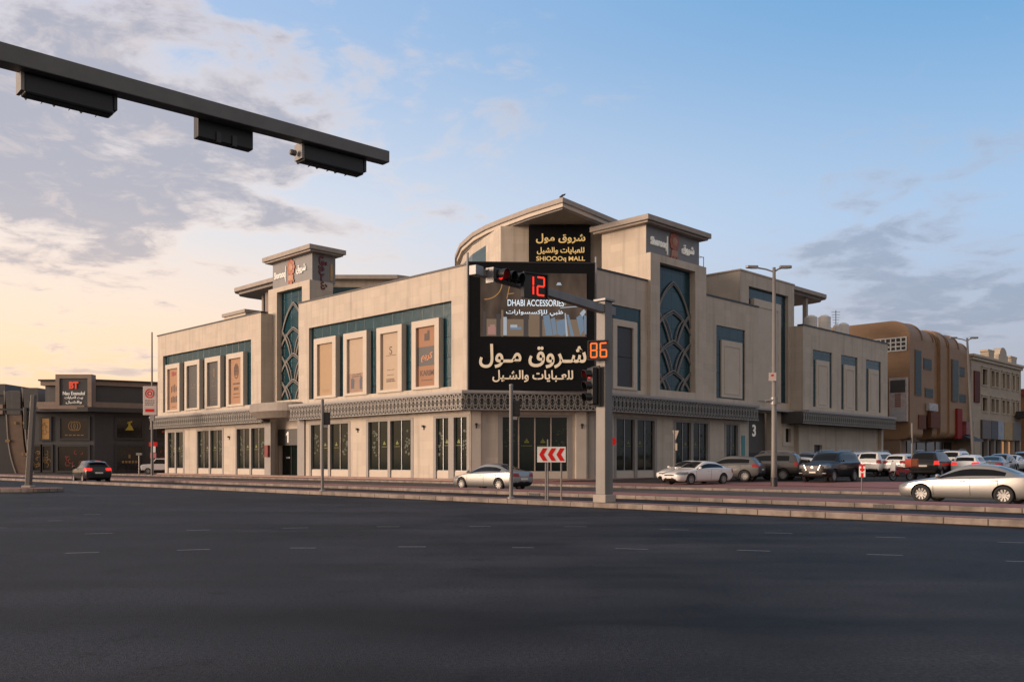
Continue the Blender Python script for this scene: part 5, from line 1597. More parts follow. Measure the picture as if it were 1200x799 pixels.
# lightbox sign pole at the mall's left end
LPX, LPY = -36.85, 92.0
lp = thing('lightbox_pole', 'slim pole with pale upright lightbox sign at the left end of the mall', 'sign', (LPX, LPY, .15))
MB().tube([(LPX, LPY, .15), (LPX, LPY, 14.8)], [.12, .07], 10).build('pole', POLEM, lp)
lb = MB().box(LPX - .75, LPX + .62, LPY - .42, LPY - .15, 6.3, 9.25).build('lightbox', mat('lightbox_face', (.45, .37, .34), .4, emit=(1, .75, .6), estr=.06), lp, bevel=.03)
f = fr_axes((LPX - .065, LPY - .43, 7.78), (1, 0, 0), (0, 0, 1), (0, -1, 0))
g = MB()
for r in (.42, .2): g.ribbon([(r * math.cos(a), .72 + r * math.sin(a)) for a in [k * math.pi / 12 for k in range(25)]], .11, .015, lambda a, d, b: f(a, b, d), .0)
g.build('round_emblem', REDP, lb)
strokes(lb, f, [.0, -.22, -.42], INK, .9, hh=.08)
MB().box(-.45, .45, -1.15, -.85, .0, .012, f).build('red_word', REDP, lb)
MB().box(LPX - .1, LPX + .35, LPY - .35, LPY - .1, 5.7, 6.3).build('bracket', LEDGE, lp)

rs_ = thing('no_entry_sign', 'small red and white road sign low on a post by the dark shop', 'sign', (-38.3, 96.0, .15))
MB().tube([(-38.3, 96.0, .15), (-38.3, 96.0, 3.7)], .045, 8).build('post', GREYM, rs_)
MB().box(-38.75, -37.85, 95.93, 95.96, 3.2, 3.65).build('plate', REDP, rs_); MB().box(-38.55, -38.05, 95.93, 95.96, 2.55, 3.2).build('plate', WHITEP, rs_); MB().box(-38.62, -37.98, 95.92, 95.95, 1.95, 2.5).build('plate', mat('pink_sign', (.5, .16, .2), .5), rs_)
f = MB().tube([(-41.9, 101, .15), (-41.9, 101, 2.4)], .07, 8); f.box(-42.2, -41.6, 100.9, 101.1, 2.3, 2.55)
tag(f.build('bollard_post', GREYM, at=(-41.9, 101, .15)), 'thin grey post before the dark shop windows', 'post')

# give-way sign seen from behind, dead-end sign, round sign behind the mast
gw = thing('give_way_sign', 'weathered triangular sign seen edge-on on a thin post near the white sedan', 'sign', (10.25, 56.8, .15))
MB().tube([(10.25, 56.8, .15), (10.25, 56.8, 3.55)], .04, 8).build('post', POLEM, gw)
gf_ = fr_axes((10.35, 56.74, 3.2), V((.45, -.89, 0)), (0, 0, 1), V((-.89, -.45, 0)))
MB().prism([(-.34, .3), (.34, .3), (0, -.3)], 0, .03, gf_).build('plate', mat('plate_beige', (.22, .19, .17), .5), gw)
MB().box(-.16, .16, -.95, -.5, 0, .03, gf_).build('lower_plate', mat('plate_beige', (.22, .19, .17), .5), gw)
DS = .8
de = thing('dead_end_sign', 'white road sign with a red T on a post in the red paving', 'sign', (16.05, 41.25, .15))
MB().tube([(16.05, 41.25, .15), (16.05, 41.25, 1.4)], .03, 8).build('post', POLEM, de)
df = fr_axes((16.05, 41.2, 1.08), V((.93, -.36, 0)).normalized() * .8, (0, 0, .85), V((-.36, -.93, 0)).normalized())
MB().box(-.17, .17, -.3, .36, -.02, 0, df).build('plate', WHITEP, de)
g = MB(); g.box(-.17, .17, .28, .37, .001, .008, df); g.box(-.05, .05, -.02, .28, .001, .008, df); g.box(-.12, .12, .04, .16, .002, .01, df); g.box(-.07, .07, -.33, -.08, .001, .008, df)
g.build('red_symbol', REDP, de)
rsn = thing('round_sign', 'small round red sign half hidden behind the signal mast', 'sign', (3.35, 30.15, .18))
MB().tube([(3.35, 30.15, .18), (3.35, 30.15, 2.45)], .03, 8).build('post', POLEM, rsn)
MB().lathe([(.001, 0), (.14, 0), (.14, .02), (.001, .02)], 18, fr_axes((3.35, 30.1, 2.2), (1, 0, 0), (0, 0, 1), (0, -1, 0))).build('plate', REDP, rsn)
tp = thing('sign_post', 'tall thin bare sign post rising behind the parked motorcycle', 'post', (29.2, 65.6, .3))
MB().tube([(29.2, 65.6, .2), (29.2, 65.6, 4.35)], .07, 8).build('post', POLEM, tp)
MB().box(29.1, 29.5, 65.55, 65.6, 2.9, 3.3).build('plate', DARKM, tp)

# bird on the tip of the roof
bp = (3.9, 70.3, 22.12)
bf = fr_axes(bp, (1, 0, 0), (0, 1, 0))
b = MB(); b.lathe([(.0, -.28), (.05, -.2), (.10, -.05), (.11, .05), (.08, .15), (.07, .2), (.075, .26), (.05, .31), (.015, .34), (.0, .4)], 10,
                  lambda x, y, z: V(bp) + V((z * .85, y * .9, .18 + x + z * .42)))
b.tube([V(bp) + V((-.02, .03, 0)), V(bp) + V((0, .03, .12))], .012, 5); b.tube([V(bp) + V((-.02, -.03, 0)), V(bp) + V((0, -.03, .12))], .012, 5)
tag(b.build('bird', mat('bird_grey', (.06, .06, .065), .7), at=bp, smooth=True), 'small dark bird perched on the tip of the pointed roof', 'bird')

# ------------------------------------------------------------------ vehicles
# station rows: x from the nose, underside z, half width, shoulder z, top z, top half width, side flag
# side flag: 'g' side window from here to the next station, 'b' black pillar, '.' paint ; top flag: 'w' windscreen / rear window
SPEC = {
    'sedan': dict(L=4.85, wheels=(.98, 3.80), r=.335, arch=.385, track=.80,
        st=[(0, .42, .50, .56, .63, .40, '.', '.'), (.06, .25, .70, .62, .69, .55, '.', '.'), (.28, .19, .84, .69, .77, .68, '.', '.'), (.75, .18, .895, .79, .87, .74, '.', '.'),
            (1.25, .18, .91, .86, .945, .76, '.', '.'), (1.50, .18, .912, .885, .985, .755, 'g', 'w'), (1.95, .18, .915, .90, 1.24, .675, 'g', 'w'), (2.32, .18, .917, .91, 1.405, .615, 'g', '.'),
            (2.66, .18, .918, .92, 1.445, .600, 'b', '.'), (2.74, .18, .918, .922, 1.447, .598, 'g', '.'), (3.25, .18, .916, .935, 1.425, .590, 'g', '.'), (3.52, .18, .913, .945, 1.375, .590, 'g', 'w'),
            (3.82, .18, .91, .96, 1.265, .615, '.', 'w'), (4.22, .19, .90, .985, 1.09, .665, '.', '.'), (4.58, .22, .87, .985, 1.055, .67, '.', '.'), (4.76, .30, .81, .95, 1.02, .62, '.', '.'), (4.85, .44, .68, .82, .88, .5, '.', '.')],
        head=(.05, .78, .46, .92, .59, .765), tail=(4.55, 4.9, .40, .9, .74, .93), grille=(-.1, .14, 0, .40, .53, .61), lowgr=(-.1, .10, 0, .50, .24, .34), mirror=(1.62, .93, 1.0),
        doors=(1.42, 2.70, 3.62), handles=((2.45, .83), (3.50, .85)), plate_f=(.0, .43), plate_r=(4.85, .62)),
    'suv': dict(L=5.15, wheels=(1.0, 4.08), r=.39, arch=.45, track=.83,
        st=[(0, .52, .62, .90, .98, .55, '.', '.'), (.06, .34, .84, 1.00, 1.08, .68, '.', '.'), (.25, .30, .94, 1.06, 1.14, .78, '.', '.'), (.8, .30, .975, 1.11, 1.19, .82, '.', '.'),
            (1.38, .30, .985, 1.15, 1.235, .83, '.', '.'), (1.58, .30, .985, 1.165, 1.27, .83, 'g', 'w'), (1.9, .30, .985, 1.18, 1.58, .765, 'g', 'w'), (2.22, .30, .985, 1.185, 1.83, .715, 'g', '.'),
            (2.75, .30, .985, 1.19, 1.905, .705, 'b', '.'), (2.86, .30, .985, 1.19, 1.91, .705, 'g', '.'), (3.72, .30, .985, 1.20, 1.90, .70, 'b', '.'), (3.86, .30, .985, 1.205, 1.895, .70, 'g', '.'),
            (4.55, .32, .98, 1.215, 1.86, .69, '.', '.'), (4.86, .34, .97, 1.21, 1.81, .68, '.', 'w'), (5.05, .38, .95, 1.17, 1.30, .77, '.', '.'), (5.11, .40, .93, 1.05, 1.12, .75, '.', '.'), (5.15, .52, .82, .92, .98, .6, '.', '.')],
        head=(.04, .55, .52, .95, .84, 1.05), tail=(4.85, 5.2, .68, 1.0, .98, 1.24), grille=(-.1, .13, 0, .50, .66, 1.0), lowgr=(-.1, .2, 0, .6, .38, .56), mirror=(1.85, 1.02, 1.30),
        doors=(1.62, 2.80, 3.80), handles=((2.62, 1.10), (3.62, 1.12)), plate_f=(0, .60), plate_r=(5.13, .90)),
    'crossover': dict(L=4.55, wheels=(.92, 3.60), r=.36, arch=.41, track=.80,
        st=[(0, .46, .56, .76, .84, .48, '.', '.'), (.06, .30, .76, .85, .92, .6, '.', '.'), (.25, .24, .87, .91, .99, .70, '.', '.'), (.75, .24, .91, .97, 1.05, .76, '.', '.'),
            (1.2, .24, .92, 1.01, 1.09, .77, '.', '.'), (1.40, .24, .92, 1.02, 1.12, .765, 'g', 'w'), (1.75, .24, .92, 1.03, 1.38, .70, 'g', 'w'), (2.1, .24, .92, 1.04, 1.58, .655, 'g', '.'),
            (2.48, .24, .92, 1.05, 1.645, .645, 'b', '.'), (2.57, .24, .92, 1.05, 1.65, .645, 'g', '.'), (3.3, .24, .92, 1.07, 1.63, .63, 'b', '.'), (3.42, .24, .92, 1.075, 1.62, .63, 'g', '.'),
            (3.92, .26, .91, 1.09, 1.56, .61, '.', '.'), (4.12, .28, .90, 1.09, 1.49, .60, '.', 'w'), (4.38, .32, .88, 1.06, 1.16, .70, '.', '.'), (4.50, .34, .84, .98, 1.05, .66, '.', '.'), (4.55, .46, .72, .84, .9, .52, '.', '.')],
        head=(.06, .55, .44, .9, .74, .93), tail=(4.05, 4.6, .45, .95, .90, 1.10), grille=(-.1, .14, 0, .46, .60, .82), lowgr=(-.1, .2, 0, .55, .30, .48), mirror=(1.58, .95, 1.16),
        doors=(1.40, 2.52, 3.36), handles=((2.35, .96), (3.2, .98)), plate_f=(0, .5), plate_r=(4.55, .76)),
}
PROTO = {}


def car_meshes(kind):
    S = SPEC[kind]; L = S['L']; st = S['st']
    bm = bmesh.new()
    cl = bm.edges.layers.float.new('crease_edge')
    rings = []
    for x, zb, w, zs, zt, wt_, sf_, tf_ in st:
        cr = min(.07, (zt - zs) * .6)
        p4 = (w * .972, zs); p7 = (wt_, zt - cr)
        lp_ = lambda a, b, t: (a[0] + (b[0] - a[0]) * t, a[1] + (b[1] - a[1]) * t)
        p5 = lp_((w * .94, zs + .015), p7, .05); p6 = lp_((w * .94, zs + .015), p7, .86); p6 = (p6[0] + .012, p6[1])
        half = [(w * .80, zb), (w * .965, zb + .09), (w, zb + (zs - zb) * .52), (w * .993, zb + (zs - zb) * .80), p4, p5, p6, p7, (wt_ * .90, zt - cr * .5), (wt_ * .45, zt - cr * .1)]
        ring = [bm.verts.new((L / 2 - x, 0, zb))] + [bm.verts.new((L / 2 - x, -y, z)) for y, z in half] + [bm.verts.new((L / 2 - x, 0, zt))] + [bm.verts.new((L / 2 - x, y, z)) for y, z in half[::-1]]
        rings.append(ring)
    n = len(rings[0])
    for i in range(len(rings) - 1):
        a, b = rings[i], rings[i + 1]
        for j in range(n):
            f = bm.faces.new((a[j], a[(j + 1) % n], b[(j + 1) % n], b[j]))
            k = j if j < 11 else n - 1 - j          # segment counted up from the underside on either side
            f.material_index = 0
            if k <= 0: f.material_index = 2
            elif k == 6 and st[i][6] == 'g': f.material_index = 1
            elif k == 6 and st[i][6] == 'b': f.material_index = 1
            elif k in (9, 10) and st[i][7] == 'w': f.material_index = 1
    bm.faces.new(rings[0][::-1]); bm.faces.new(rings[-1])
    for f in (): pass
    bm.edges.ensure_lookup_table()
    idx = {}
    for r in rings:
        for j, v in enumerate(r): idx[v] = j if j <= 11 else n - j
    for e in bm.edges:
        a, b = idx[e.verts[0]], idx[e.verts[1]]
        if a == b == 5: e[cl] = .55
        elif a == b == 8: e[cl] = .35
        elif a == b == 1: e[cl] = .5
    bmesh.ops.recalc_face_normals(bm, faces=bm.faces)
    me = bpy.data.meshes.new('shell'); bm.to_mesh(me); bm.free()
    o = bpy.data.objects.new('shell', me); COL.objects.link(o)
    dummy = [bpy.data.materials.new('m%d' % k) for k in range(4)]
    for m in dummy: me.materials.append(m)
    s = o.modifiers.new('s', 'SUBSURF'); s.levels = 2; s.render_levels = 2
    cm = MB()
    for xw in S['wheels']:
        for sg in (-1, 1):
            f = fr_axes((L / 2 - xw, sg * .62, S['r']), (1, 0, 0), (0, 0, 1), (0, -1, 0))
            cm.lathe([(S['arch'], -.42), (S['arch'], .42)], 28, f)
    co_ = cm.build('cutter', dummy[3], local=True)
    while len(co_.data.materials) < 4: co_.data.materials.append(dummy[3])
    for p in co_.data.polygons: p.material_index = 2
    bo = o.modifiers.new('b', 'BOOLEAN'); bo.operation = 'DIFFERENCE'; bo.object = co_; bo.solver = 'EXACT'; bo.material_mode = 'INDEX'
    bpy.context.view_layer.update()
    dg = bpy.context.evaluated_depsgraph_get()
    ev = bpy.data.meshes.new_from_object(o.evaluated_get(dg))
    bpy.data.objects.remove(o); bpy.data.objects.remove(co_)
    big = bmesh.new(); big.from_mesh(ev)
    bvh = BVHTree.FromBMesh(big)
    groups = {}

    def inbox(c, b): return b[0] <= L / 2 - c.x <= b[1] and b[2] <= abs(c.y) <= b[3] and b[4] <= c.z <= b[5]
    for f in big.faces:
        c = f.calc_center_median(); k = {0: 'paint', 1: 'glass', 2: 'under', 3: 'under'}.get(f.material_index, 'under')
        if k == 'paint':
            if inbox(c, S['head']): k = 'headlight_l' if c.y > 0 else 'headlight_r'
            elif inbox(c, S['tail']): k = 'taillight_l' if c.y > 0 else 'taillight_r'
            elif inbox(c, S['grille']): k = 'grille'
            elif inbox(c, S['lowgr']): k = 'lowgr'
            elif L / 2 - c.x > L - .32 and c.z < (.44 if S['r'] < .35 else .56) and abs(c.y) < .80: k = 'under'
        groups.setdefault(k, []).append(f)
    out = {}
    for k, fs in groups.items():
        vm = {}; vs = []; faces = []
        for f in fs:
            r = []
            for v in f.verts:
                if v not in vm: vm[v] = len(vs); vs.append(v.co.copy())
                r.append(vm[v])
            faces.append(r)
        m = bpy.data.meshes.new(k); m.from_pydata([tuple(v) for v in vs], [], faces)
        for p in m.polygons: p.use_smooth = True
        m.materials.append(None) if False else None
        out[k] = m
    big.free()

    def hit(x, y, z, d):
        h = bvh.ray_cast(V((x, y, z)), V(d)); return h[0]
    # door seams: thin dark strips laid on the flanks
    seams = {}
    sm = MB()
    for sg in (-1, 1):
        for xd in S['doors']:
            prev = None
            for k in range(9):
                z = .30 + (st[8][3] - .32) * k / 8
                h = hit(L / 2 - xd - (.10 * (k < 2) * (xd == S['doors'][2])), sg * 2, z, (0, -sg, 0))
                if h is None: prev = None; continue
                p = h + V((0, sg * .003, 0))
                if prev is not None: sm.face([prev + V((.009, 0, 0)), p + V((.009, 0, 0)), p - V((.009, 0, 0)), prev - V((.009, 0, 0))])
                prev = p
    out['seam'] = sm
    tr = []
    for sg in (-1, 1):
        g = [k for k, s in enumerate(st) if s[6] in 'gb']
        x0, x1 = st[g[0]][0] + .05, st[g[-1] + 1][0] - .05
        pts = []
        for k in range(13):
            x = x0 + (x1 - x0) * k / 12
            i = max(q for q, s in enumerate(st) if s[0] <= x); a, b = st[i], st[min(i + 1, len(st) - 1)]
            u = (x - a[0]) / max(1e-6, b[0] - a[0])
            h = hit(L / 2 - x, sg * 2, a[3] + (b[3] - a[3]) * u + .012, (0, -sg, 0))
            if h: pts.append(h + V((0, sg * .004, 0)))
        tr.append(pts)
    out['trim'] = tr
    hs = []
    for sg in (-1, 1):
        for xh, zh in S['handles']:
            h = hit(L / 2 - xh, sg * 2, zh, (0, -sg, 0))
            if h: hs.append((h, sg))
    out['handles'] = hs
    pf = hit(L, 0, S['plate_f'][1], (-1, 0, 0)); pr2 = hit(-L, 0, S['plate_r'][1], (1, 0, 0))
    out['plates'] = (pf, pr2)
    out['bvh'] = bvh
    return out


def wheel_meshes(r):
    t = MB(); w = .11
    t.lathe([(r * .66, -w), (r * .90, -w * 1.0), (r * .97, -w * .85), (r, -w * .55), (r, w * .55), (r * .97, w * .85), (r * .90, w), (r * .66, w)], 32, fr_axes((0, 0, 0), (1, 0, 0), (0, 0, 1), (0, -1, 0)), closed=True)
    f = fr_axes((0, 0, 0), (1, 0, 0), (0, 0, 1), (0, -1, 0))
    q = MB()
    q.lathe([(r * .60, .06), (r * .68, .105), (r * .68, .06), (r * .66, -.09), (r * .60, -.09)], 32, f, closed=True)
    q.lathe([(0.001, .085), (r * .15, .085), (r * .17, .06), (r * .17, .0)], 14, f)
    for k in range(10):
        a = 2 * math.pi * k / 10
        c, s = math.cos(a), math.sin(a)
        g = lambda x, y, z, c=c, s=s: f(x * c - y * s, x * s + y * c, z)
        p = [g(r * .1, -r * .055, .08), g(r * .1, r * .055, .08), g(r * .63, r * .085, .092), g(r * .63, -r * .085, .092)]
        p2 = [g(r * .1, -r * .055, .04), g(r * .1, r * .055, .04), g(r * .63, r * .085, .05), g(r * .63, -r * .085, .05)]
        i = q.pts(p + p2)
        for qd in ((0, 1, 2, 3), (7, 6, 5, 4), (0, 4, 5, 1), (1, 5, 6, 2), (2, 6, 7, 3), (3, 7, 4, 0)): q.f.append([i[z] for z in qd])
    b = MB(); b.lathe([(0.001, .02), (r * .66, .02), (r * .66, -.05), (.001, -.05)], 24, f)
    return t, q, b


def make_car(kind):
    """one prototype: Empty with body, glass, trim, lamps, plates, doors' seams, mirrors and four wheels"""
    S = SPEC[kind]; L = S['L']; G = car_meshes(kind)
    root = thing('parked_car', '', 'car')

    def add(name, me, m, par=root):
        if isinstance(me, MB):
            o = me.build(name, m, par, local=True)
        else:
            me.materials.clear(); me.materials.append(m)
            o = bpy.data.objects.new(name, me); COL.objects.link(o); o.parent = par
        return o
    paint = mat('car_paint_white', (.72, .71, .70), .32, coat=.9, var=.02)
    body = add('body', G['paint'], paint)
    add('window_glass', G['glass'], CARGL)
    add('underbody', G['under'], BLKPL)
    for k in ('l', 'r'):
        if 'headlight_' + k in G: add('headlight', G['headlight_' + k], HEADL)
        if 'taillight_' + k in G: add('taillight', G['taillight_' + k], TAILL)
    if 'grille' in G: add('grille', G['grille'], mat('grille_black', (.02, .02, .022), .3, metal=.4))
    if 'lowgr' in G: add('lower_grille', G['lowgr'], BLKPL)
    add('door_seam', G['seam'], BLKPL, body)
    for h, sg in G['handles']:
        m = MB(); m.box(h.x - .09, h.x + .09, h.y - .005, h.y + sg * .035, h.z - .016, h.z + .016)
        o = m.build('door_handle', paint, body, local=True, bevel=.008); o['paint'] = 1
    for pts in G['trim']: MB().tube(pts, .011, 5).build('window_trim', CHROME if kind != 'crossover' else BLKPL, body, local=True)
    pf, pr2 = G['plates']
    if pf: MB().box(pf.x - .01, pf.x + .02, -.2, .2, pf.z - .045, pf.z + .045).build('number_plate', PLATE, root, local=True)
    if pr2: MB().box(pr2.x - .02, pr2.x + .01, -.26, .26, pr2.z - .055, pr2.z + .055).build('number_plate', PLATE, root, local=True)
    mx, my, mz = S['mirror']
    for sg in (-1, 1):
        m = MB()
        m.lathe([(.001, -.10), (.06, -.085), (.085, -.02), (.085, .05), (.06, .085), (.001, .09)], 12, lambda a, b, c, sg=sg: V((L / 2 - mx + b * .9, sg * (my + .08 + c), mz + a * .85)))
        m.tube([V((L / 2 - mx - .02, sg * (my - .12), mz - .06)), V((L / 2 - mx, sg * (my + .02), mz - .02))], .025, 6)
        o = m.build('mirror', paint, root, local=True, smooth=True); o['paint'] = 1
    t, q, bk = wheel_meshes(S['r'])
    tm = None
    for xw in S['wheels']:
        for sg in (-1, 1):
            if tm is None:
                wo = t.build('wheel', RUBBER, root, local=True, smooth=True); ro = q.build('rim', RIM, wo, local=True); do = bk.build('brake_disc', RIMD, wo, local=True)
                tm = (wo, ro, do)
            else:
                wo = tm[0].copy(); COL.objects.link(wo)
                for k in (1, 2):
                    c = tm[k].copy(); COL.objects.link(c); c.parent = wo
            wo.parent = root; wo.location = (L / 2 - xw, sg * S['track'], S['r'])
            wo.rotation_euler = (0, 0, 0 if sg < 0 else math.pi)
    if kind == 'suv':
        for sg in (-1, 1):
            MB().tube([V((L / 2 - 2.4, sg * .62, 1.86)), V((L / 2 - 2.55, sg * .63, 1.955)), V((L / 2 - 4.4, sg * .62, 1.95)), V((L / 2 - 4.55, sg * .61, 1.87))], .022, 6).build('roof_rail', CHROME, root, local=True)
    return root


def copy_tree(o, parent=None):
    c = o.copy(); COL.objects.link(c)
    if parent is not None: c.parent = parent
    for ch in list(o.children): copy_tree(ch, c)
    return c


PAINTS = {
    'silver': mat('car_paint_silver', (.31, .305, .30), .36, metal=.55, coat=.6, var=.02), 'white': mat('car_paint_white', (.72, .71, .70), .32, coat=.9, var=.02),
    'black': mat('car_paint_black', (.006, .0065, .008), .3, coat=.35, spec=.25), 'grey': mat('car_paint_grey', (.058, .057, .057), .3, metal=.6, coat=1.0), 'lightgrey': mat('car_paint_light_grey', (.13, .129, .13), .36, metal=.45, coat=.6),
    'darkgrey': mat('car_paint_graphite', (.018, .019, .021), .3, metal=.2, coat=.5, spec=.3), 'blue': mat('car_paint_blue_grey', (.05, .06, .09), .3, metal=.3, coat=1.0)}
used = set()


def ground_at(x, y):
    s = ((x - CX) + (y - CY)) * H2; d = ((x - CX) - (y - CY)) * H2
    if s > 3.4 and -.5 < d < 45: return lot_z(s) + .035
    w = (x + y) * H2
    if w > 40.9 : return .155
    return 0.0


def place(kind, x, y, head, paint, label, name='parked_car', scale=1.0, lit=False, z=None, group='parked and passing cars', front_dark=False, rim=None):
    if kind not in PROTO:
        PROTO[kind] = make_car(kind); o = PROTO[kind]
    else:
        o = copy_tree(PROTO[kind])
    o.name = name
    o.location = (x, y, ground_at(x, y) if z is None else z); o.rotation_euler = (0, 0, R(head)); o.scale = (scale,) * 3
    o['label'] = label; o['category'] = 'car'; o['group'] = group
    p = PAINTS[paint]
    stack = list(o.children)
    while stack:
        c = stack.pop(); stack += list(c.children)
        nm = c.name.split('.')[0]
        if nm == 'body' or c.get('paint'):
            c.material_slots[0].link = 'OBJECT'; c.material_slots[0].material = p
        if nm == 'taillight':
            c.material_slots[0].link = 'OBJECT'; c.material_slots[0].material = TAILON if lit else TAILL
        if nm == 'rim' and rim:
            c.material_slots[0].link = 'OBJECT'; c.material_slots[0].material = rim
    return o


def at(px, Y):
    """ground point seen at bearing px (photo pixels from the optical axis) and distance Y"""
    return ((px - 600) / 1053 * Y, Y)


def put(kind, px, Y, head, *a, **k):
    x, y = at(px, Y)
    return place(kind, x, y, head, *a, **k)


put('sedan', 1137, 33.2, 135, 'silver', 'silver sedan driving past on the service road at the right edge', 'passing_car', scale=1.0, z=0)
put('sedan', 576, 49.0, 137, 'silver', 'silver sedan on the service road behind the thin pole and chevron sign', 'passing_car', scale=1.0, z=0)
put('crossover', 107, 65.0, 128, 'darkgrey', 'dark grey hatchback crossover with glowing tail lamps at far left', 'passing_car', scale=1.0, lit=True, z=0)
put('sedan', 817, 55.2, 215, 'white', 'white sedan parked with its front to the camera, nearest the mall corner', scale=1.0)
put('sedan', 806, 60.0, 217, 'white', 'white car mostly hidden behind the front white sedan', scale=.98)
put('crossover', 853, 60.5, 150, 'lightgrey', 'light grey estate car tucked behind the white sedan', scale=1.03)
put('suv', 896, 62.5, 148, 'grey', 'bronze grey large sport utility vehicle left of the street lamp', scale=1.0)
put('crossover', 925, 62.5, 150, 'white', 'white crossover partly hidden by the street lamp and the black truck', scale=.97)
put('suv', 948, 66.5, 226, 'lightgrey', 'pale boxy car with dark windscreen behind the black truck', scale=.98)
put('suv', 973, 57.5, 227, 'black', 'large black sport utility vehicle facing the camera with chrome grille', scale=1.03)
put('suv', 1005, 75.0, 45, 'white', 'white wagon just behind the black truck, its rear window dark', scale=1.0)
put('suv', 1031, 71.0, 47, 'white', 'white large wagon seen from behind, left of the motorcycle', scale=1.0)
put('crossover', 1062, 70.0, 44, 'white', 'white crossover behind the motorcycle and its delivery box', scale=1.06)
put('suv', 1094, 62.0, 50, 'black', 'black wagon seen from behind with lit tail lamps right of the motorcycle', lit=True, scale=.99)
put('suv', 1122, 76.0, 50, 'white', 'white tall wagon whose roof shows behind the black wagon', scale=1.02)
put('crossover', 1138, 62.5, 52, 'white', 'white crossover with red tail lamps directly above the passing silver sedan', lit=True, scale=1.0)
put('sedan', 1164, 68.0, 55, 'lightgrey', 'light grey sedan right of the white crossover with red lamps', scale=1.05)
put('crossover', 1172, 78.0, 230, 'silver', 'silver car facing the camera among those near the right edge', scale=1.0)
put('sedan', 1184, 82.0, 228, 'white', 'small white car farthest along the row near the right edge', scale=1.05)
put('crossover', 1199, 88.0, 60, 'blue', 'dark blue car at the very right edge of the car park', scale=1.1)

# chrome grille bars and bonnet badge of the black wagon
blk = [o for o in bpy.data.objects if o.get('label', '').startswith('large black sport')][0]
for sg in (-1, 1):
    g = MB(); pts = [V((2.60 - .01, sg * .36, .72)), V((2.58, sg * .50, 1.04))]
    g.tube(pts, .045, 6); g.build('chrome_grille', CHROME, blk, local=True)
g = MB()
for z in (.76, .84, .92, 1.0): g.tube([V((2.585, -.42, z)), V((2.585, .42, z))], .012, 5)
g.build('grille_bars', GREYM, blk, local=True)
MB().lathe([(.001, 0), (.075, 0), (.075, .02), (.001, .02)], 14, fr_axes((2.60, 0, .90), (0, 1, 0), (0, 0, 1), (1, 0, 0))).build('badge', CHROME, blk, local=True)
for sg in (-1, 1): MB().box(2.50, 2.60, sg * .62, sg * .84, .52, .57).build('fog_lamp', GREYM, blk, local=True, bevel=.01)
# spoiler and roof lamp of the hatchback
tig = [o for o in bpy.data.objects if o.get('label', '').startswith('dark grey hatchback')][0]
MB().box(-1.98, -1.75, -.55, .55, 1.555, 1.60).build('spoiler', PAINTS['darkgrey'], tig, local=True, bevel=.02)
MB().box(-1.995, -1.97, -.2, .2, 1.565, 1.59).build('brake_light', TAILON, tig, local=True)

# white pickup nosing out behind the left end of the mall
wt_x, wt_y = at(190, 103)
pk_ = thing('white_pickup', 'white pickup nose and cab showing past the far left corner of the mall', 'pickup', (wt_x, wt_y, .15), R(190))
b = MB()
prof = [(2.1, .45), (2.15, .95), (2.0, 1.08), (.95, 1.16), (.55, 1.78), (-.9, 1.80), (-1.0, 1.15), (-2.4, 1.12), (-2.4, .5)]
b.prism(prof, -.88, .88, ID, m=lambda a, b_, h: (a, h, b_)); b.build('body', PAINTS['white'], pk_, local=True, bevel=.06)
for sg in (-1, 1):
    g = MB(); g.prism([(.85, 1.18), (.5, 1.68), (-.8, 1.68), (-.85, 1.18)], .885 * sg, .895 * sg, ID, m=lambda a, b_, h: (a, h, b_)); g.build('window_glass', CARGL, pk_, local=True)
    MB().box(2.05, 2.17, sg * .55, sg * .82, .78, .95).build('headlight', HEADL, pk_, local=True)
g = MB(); g.face([V((1.0, -.75, 1.17)), V((1.0, .75, 1.17)), V((.58, .72, 1.74)), V((.58, -.72, 1.74))]); g.build('windscreen', CARGL, pk_, local=True)
for v in g.v: v.x += .02
t, q, bk = wheel_meshes(.36)
for xw in (1.35, -1.5):
    for sg in (-1, 1):
        w = t.build('wheel', RUBBER, pk_, local=True, smooth=True); q.build('rim', RIM, w, local=True); w.location = (xw, sg * .82, .36); w.rotation_euler = (0, 0, 0 if sg < 0 else math.pi)

# delivery motorcycle
mxx, myy = at(1056, 58.5)
mc = thing('motorcycle', 'red delivery motorcycle with orange box and white front shield parked on the paving', 'motorcycle', (mxx, myy, ground_at(mxx, myy)), R(197))
MRED = mat('motorcycle_red', (.30, .018, .02), .3, coat=.8); MBOX = mat('delivery_box_red', (.42, .07, .045), .5); MBOX2 = mat('delivery_box_orange', (.50, .17, .06), .5)
for xw in (.66, -.66):
    w = MB(); w.lathe([(.22, -.05), (.28, -.055), (.30, 0), (.28, .055), (.22, .05)], 26, fr_axes((0, 0, 0), (1, 0, 0), (0, 0, 1), (0, -1, 0)), closed=True)
    w = w.build('wheel', RUBBER, mc, local=True, smooth=True); w.location = (xw, 0, .30)
    r_ = MB(); r_.lathe([(.19, -.03), (.23, -.03), (.23, .03), (.19, .03)], 22, fr_axes((0, 0, 0), (1, 0, 0), (0, 0, 1), (0, -1, 0)), closed=True)
    for k in range(6):
        a = k * math.pi / 3; r_.tube([V((0, 0, 0)), V((.2 * math.cos(a), 0, .2 * math.sin(a)))], .014, 5)
    r_.build('rim', RIMD, w, local=True)
b = MB(); b.tube([V((.66, .07, .3)), V((.42, .07, .92))], .025, 8); b.tube([V((.66, -.07, .3)), V((.42, -.07, .92))], .025, 8); b.build('fork', GREYM, mc, local=True)
b = MB(); b.lathe([(.001, -.30), (.10, -.26), (.15, -.05), (.15, .12), (.10, .26), (.001, .30)], 14, lambda a, b_, c: V((.16 + c, a * .85, .82 + b_ * .75))); b.build('fuel_tank', MRED, mc, local=True, smooth=True)
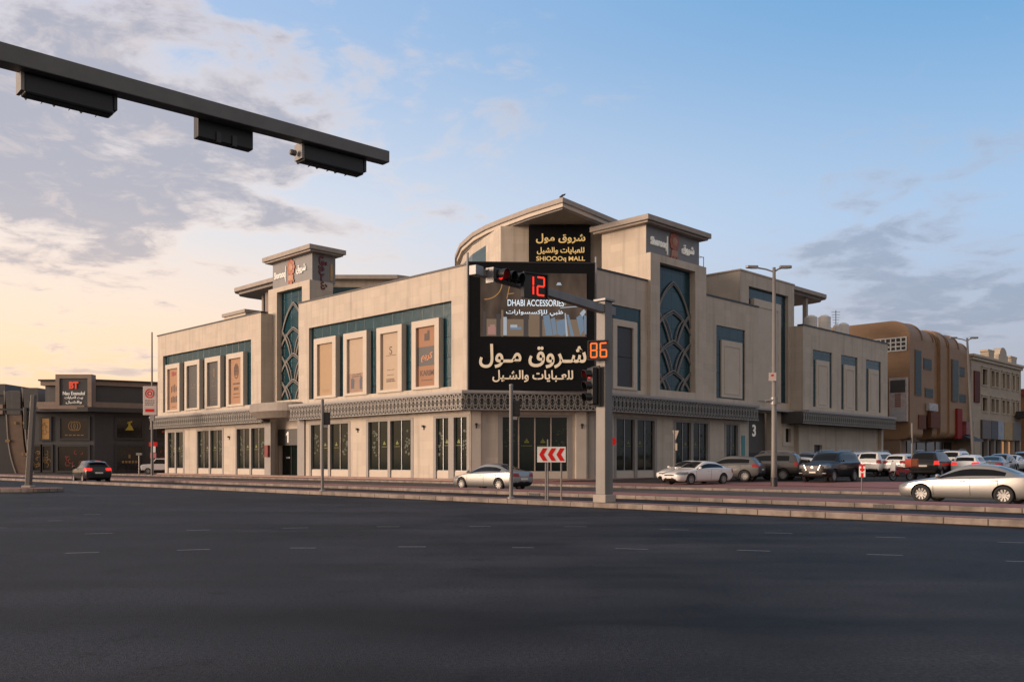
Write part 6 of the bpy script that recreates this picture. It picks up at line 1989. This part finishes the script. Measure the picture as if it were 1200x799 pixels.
b = MB(); b.prism([(.45, .38), (.55, .62), (.2, .80), (-.5, .72), (-.75, .62), (-.5, .5), (-.2, .34)], -.10, .10, ID, m=lambda a, b_, h: (a, h, b_)); b.build('body', MRED, mc, local=True, bevel=.03)
MB().box(-.22, .28, -.14, .14, .24, .56).build('engine', DARKM, mc, local=True, bevel=.04)
MB().box(-.62, .02, -.13, .13, .76, .86).build('seat', BLKPL, mc, local=True, bevel=.03)
b = MB(); b.tube([V((-.2, -.14, .28)), V((-.95, -.17, .38))], [.035, .05], 8); b.build('exhaust', GREYM, mc, local=True)
b = MB(); b.tube([V((.30, -.36, 1.05)), V((.42, -.15, .98)), V((.42, .15, .98)), V((.30, .36, 1.05))], .018, 8); b.build('handlebar', BLKPL, mc, local=True)
b = MB(); b.lathe([(.001, .09), (.085, .07), (.095, 0), (.05, -.08)], 12, fr_axes((.52, 0, .92), (0, 1, 0), (0, 0, 1), (1, 0, 0))); b.build('headlight', HEADL, mc, local=True, smooth=True)
b = MB(); b.prism([(.70, .62), (.62, 1.22), (.58, 1.22), (.64, .62)], -.22, .22, ID, m=lambda a, b_, h: (a, h, b_)); b.build('front_shield', WHITEP, mc, local=True, bevel=.015)
b = MB(); b.prism([(.95, .58), (.66, .66), (.36, .56), (.4, .52), (.66, .62), (.92, .54)], -.07, .07, ID, m=lambda a, b_, h: (a, h, b_)); b.build('mudguard', MRED, mc, local=True)
o = MB().box(-1.12, -.52, -.28, .28, .88, 1.42).build('delivery_box', MBOX, mc, local=True, bevel=.03)
MB().box(-1.0, -.62, .281, .287, .96, 1.36).build('box_panel', MBOX2, o, local=True)
MB().box(-1.06, -.54, -.287, -.281, .92, 1.38).build('box_panel', MBOX2, o, local=True)
for sg in (-1, 1):
    b = MB(); b.tube([V((.36, sg * .30, 1.03)), V((.32, sg * .36, 1.22))], .01, 5); b.lathe([(.001, 0), (.055, 0), (.055, .015), (.001, .015)], 10, fr_axes((.33, sg * .38, 1.25), (0, 1, 0), (0, 0, 1), (1, 0, 0))); b.build('mirror', BLKPL, mc, local=True)
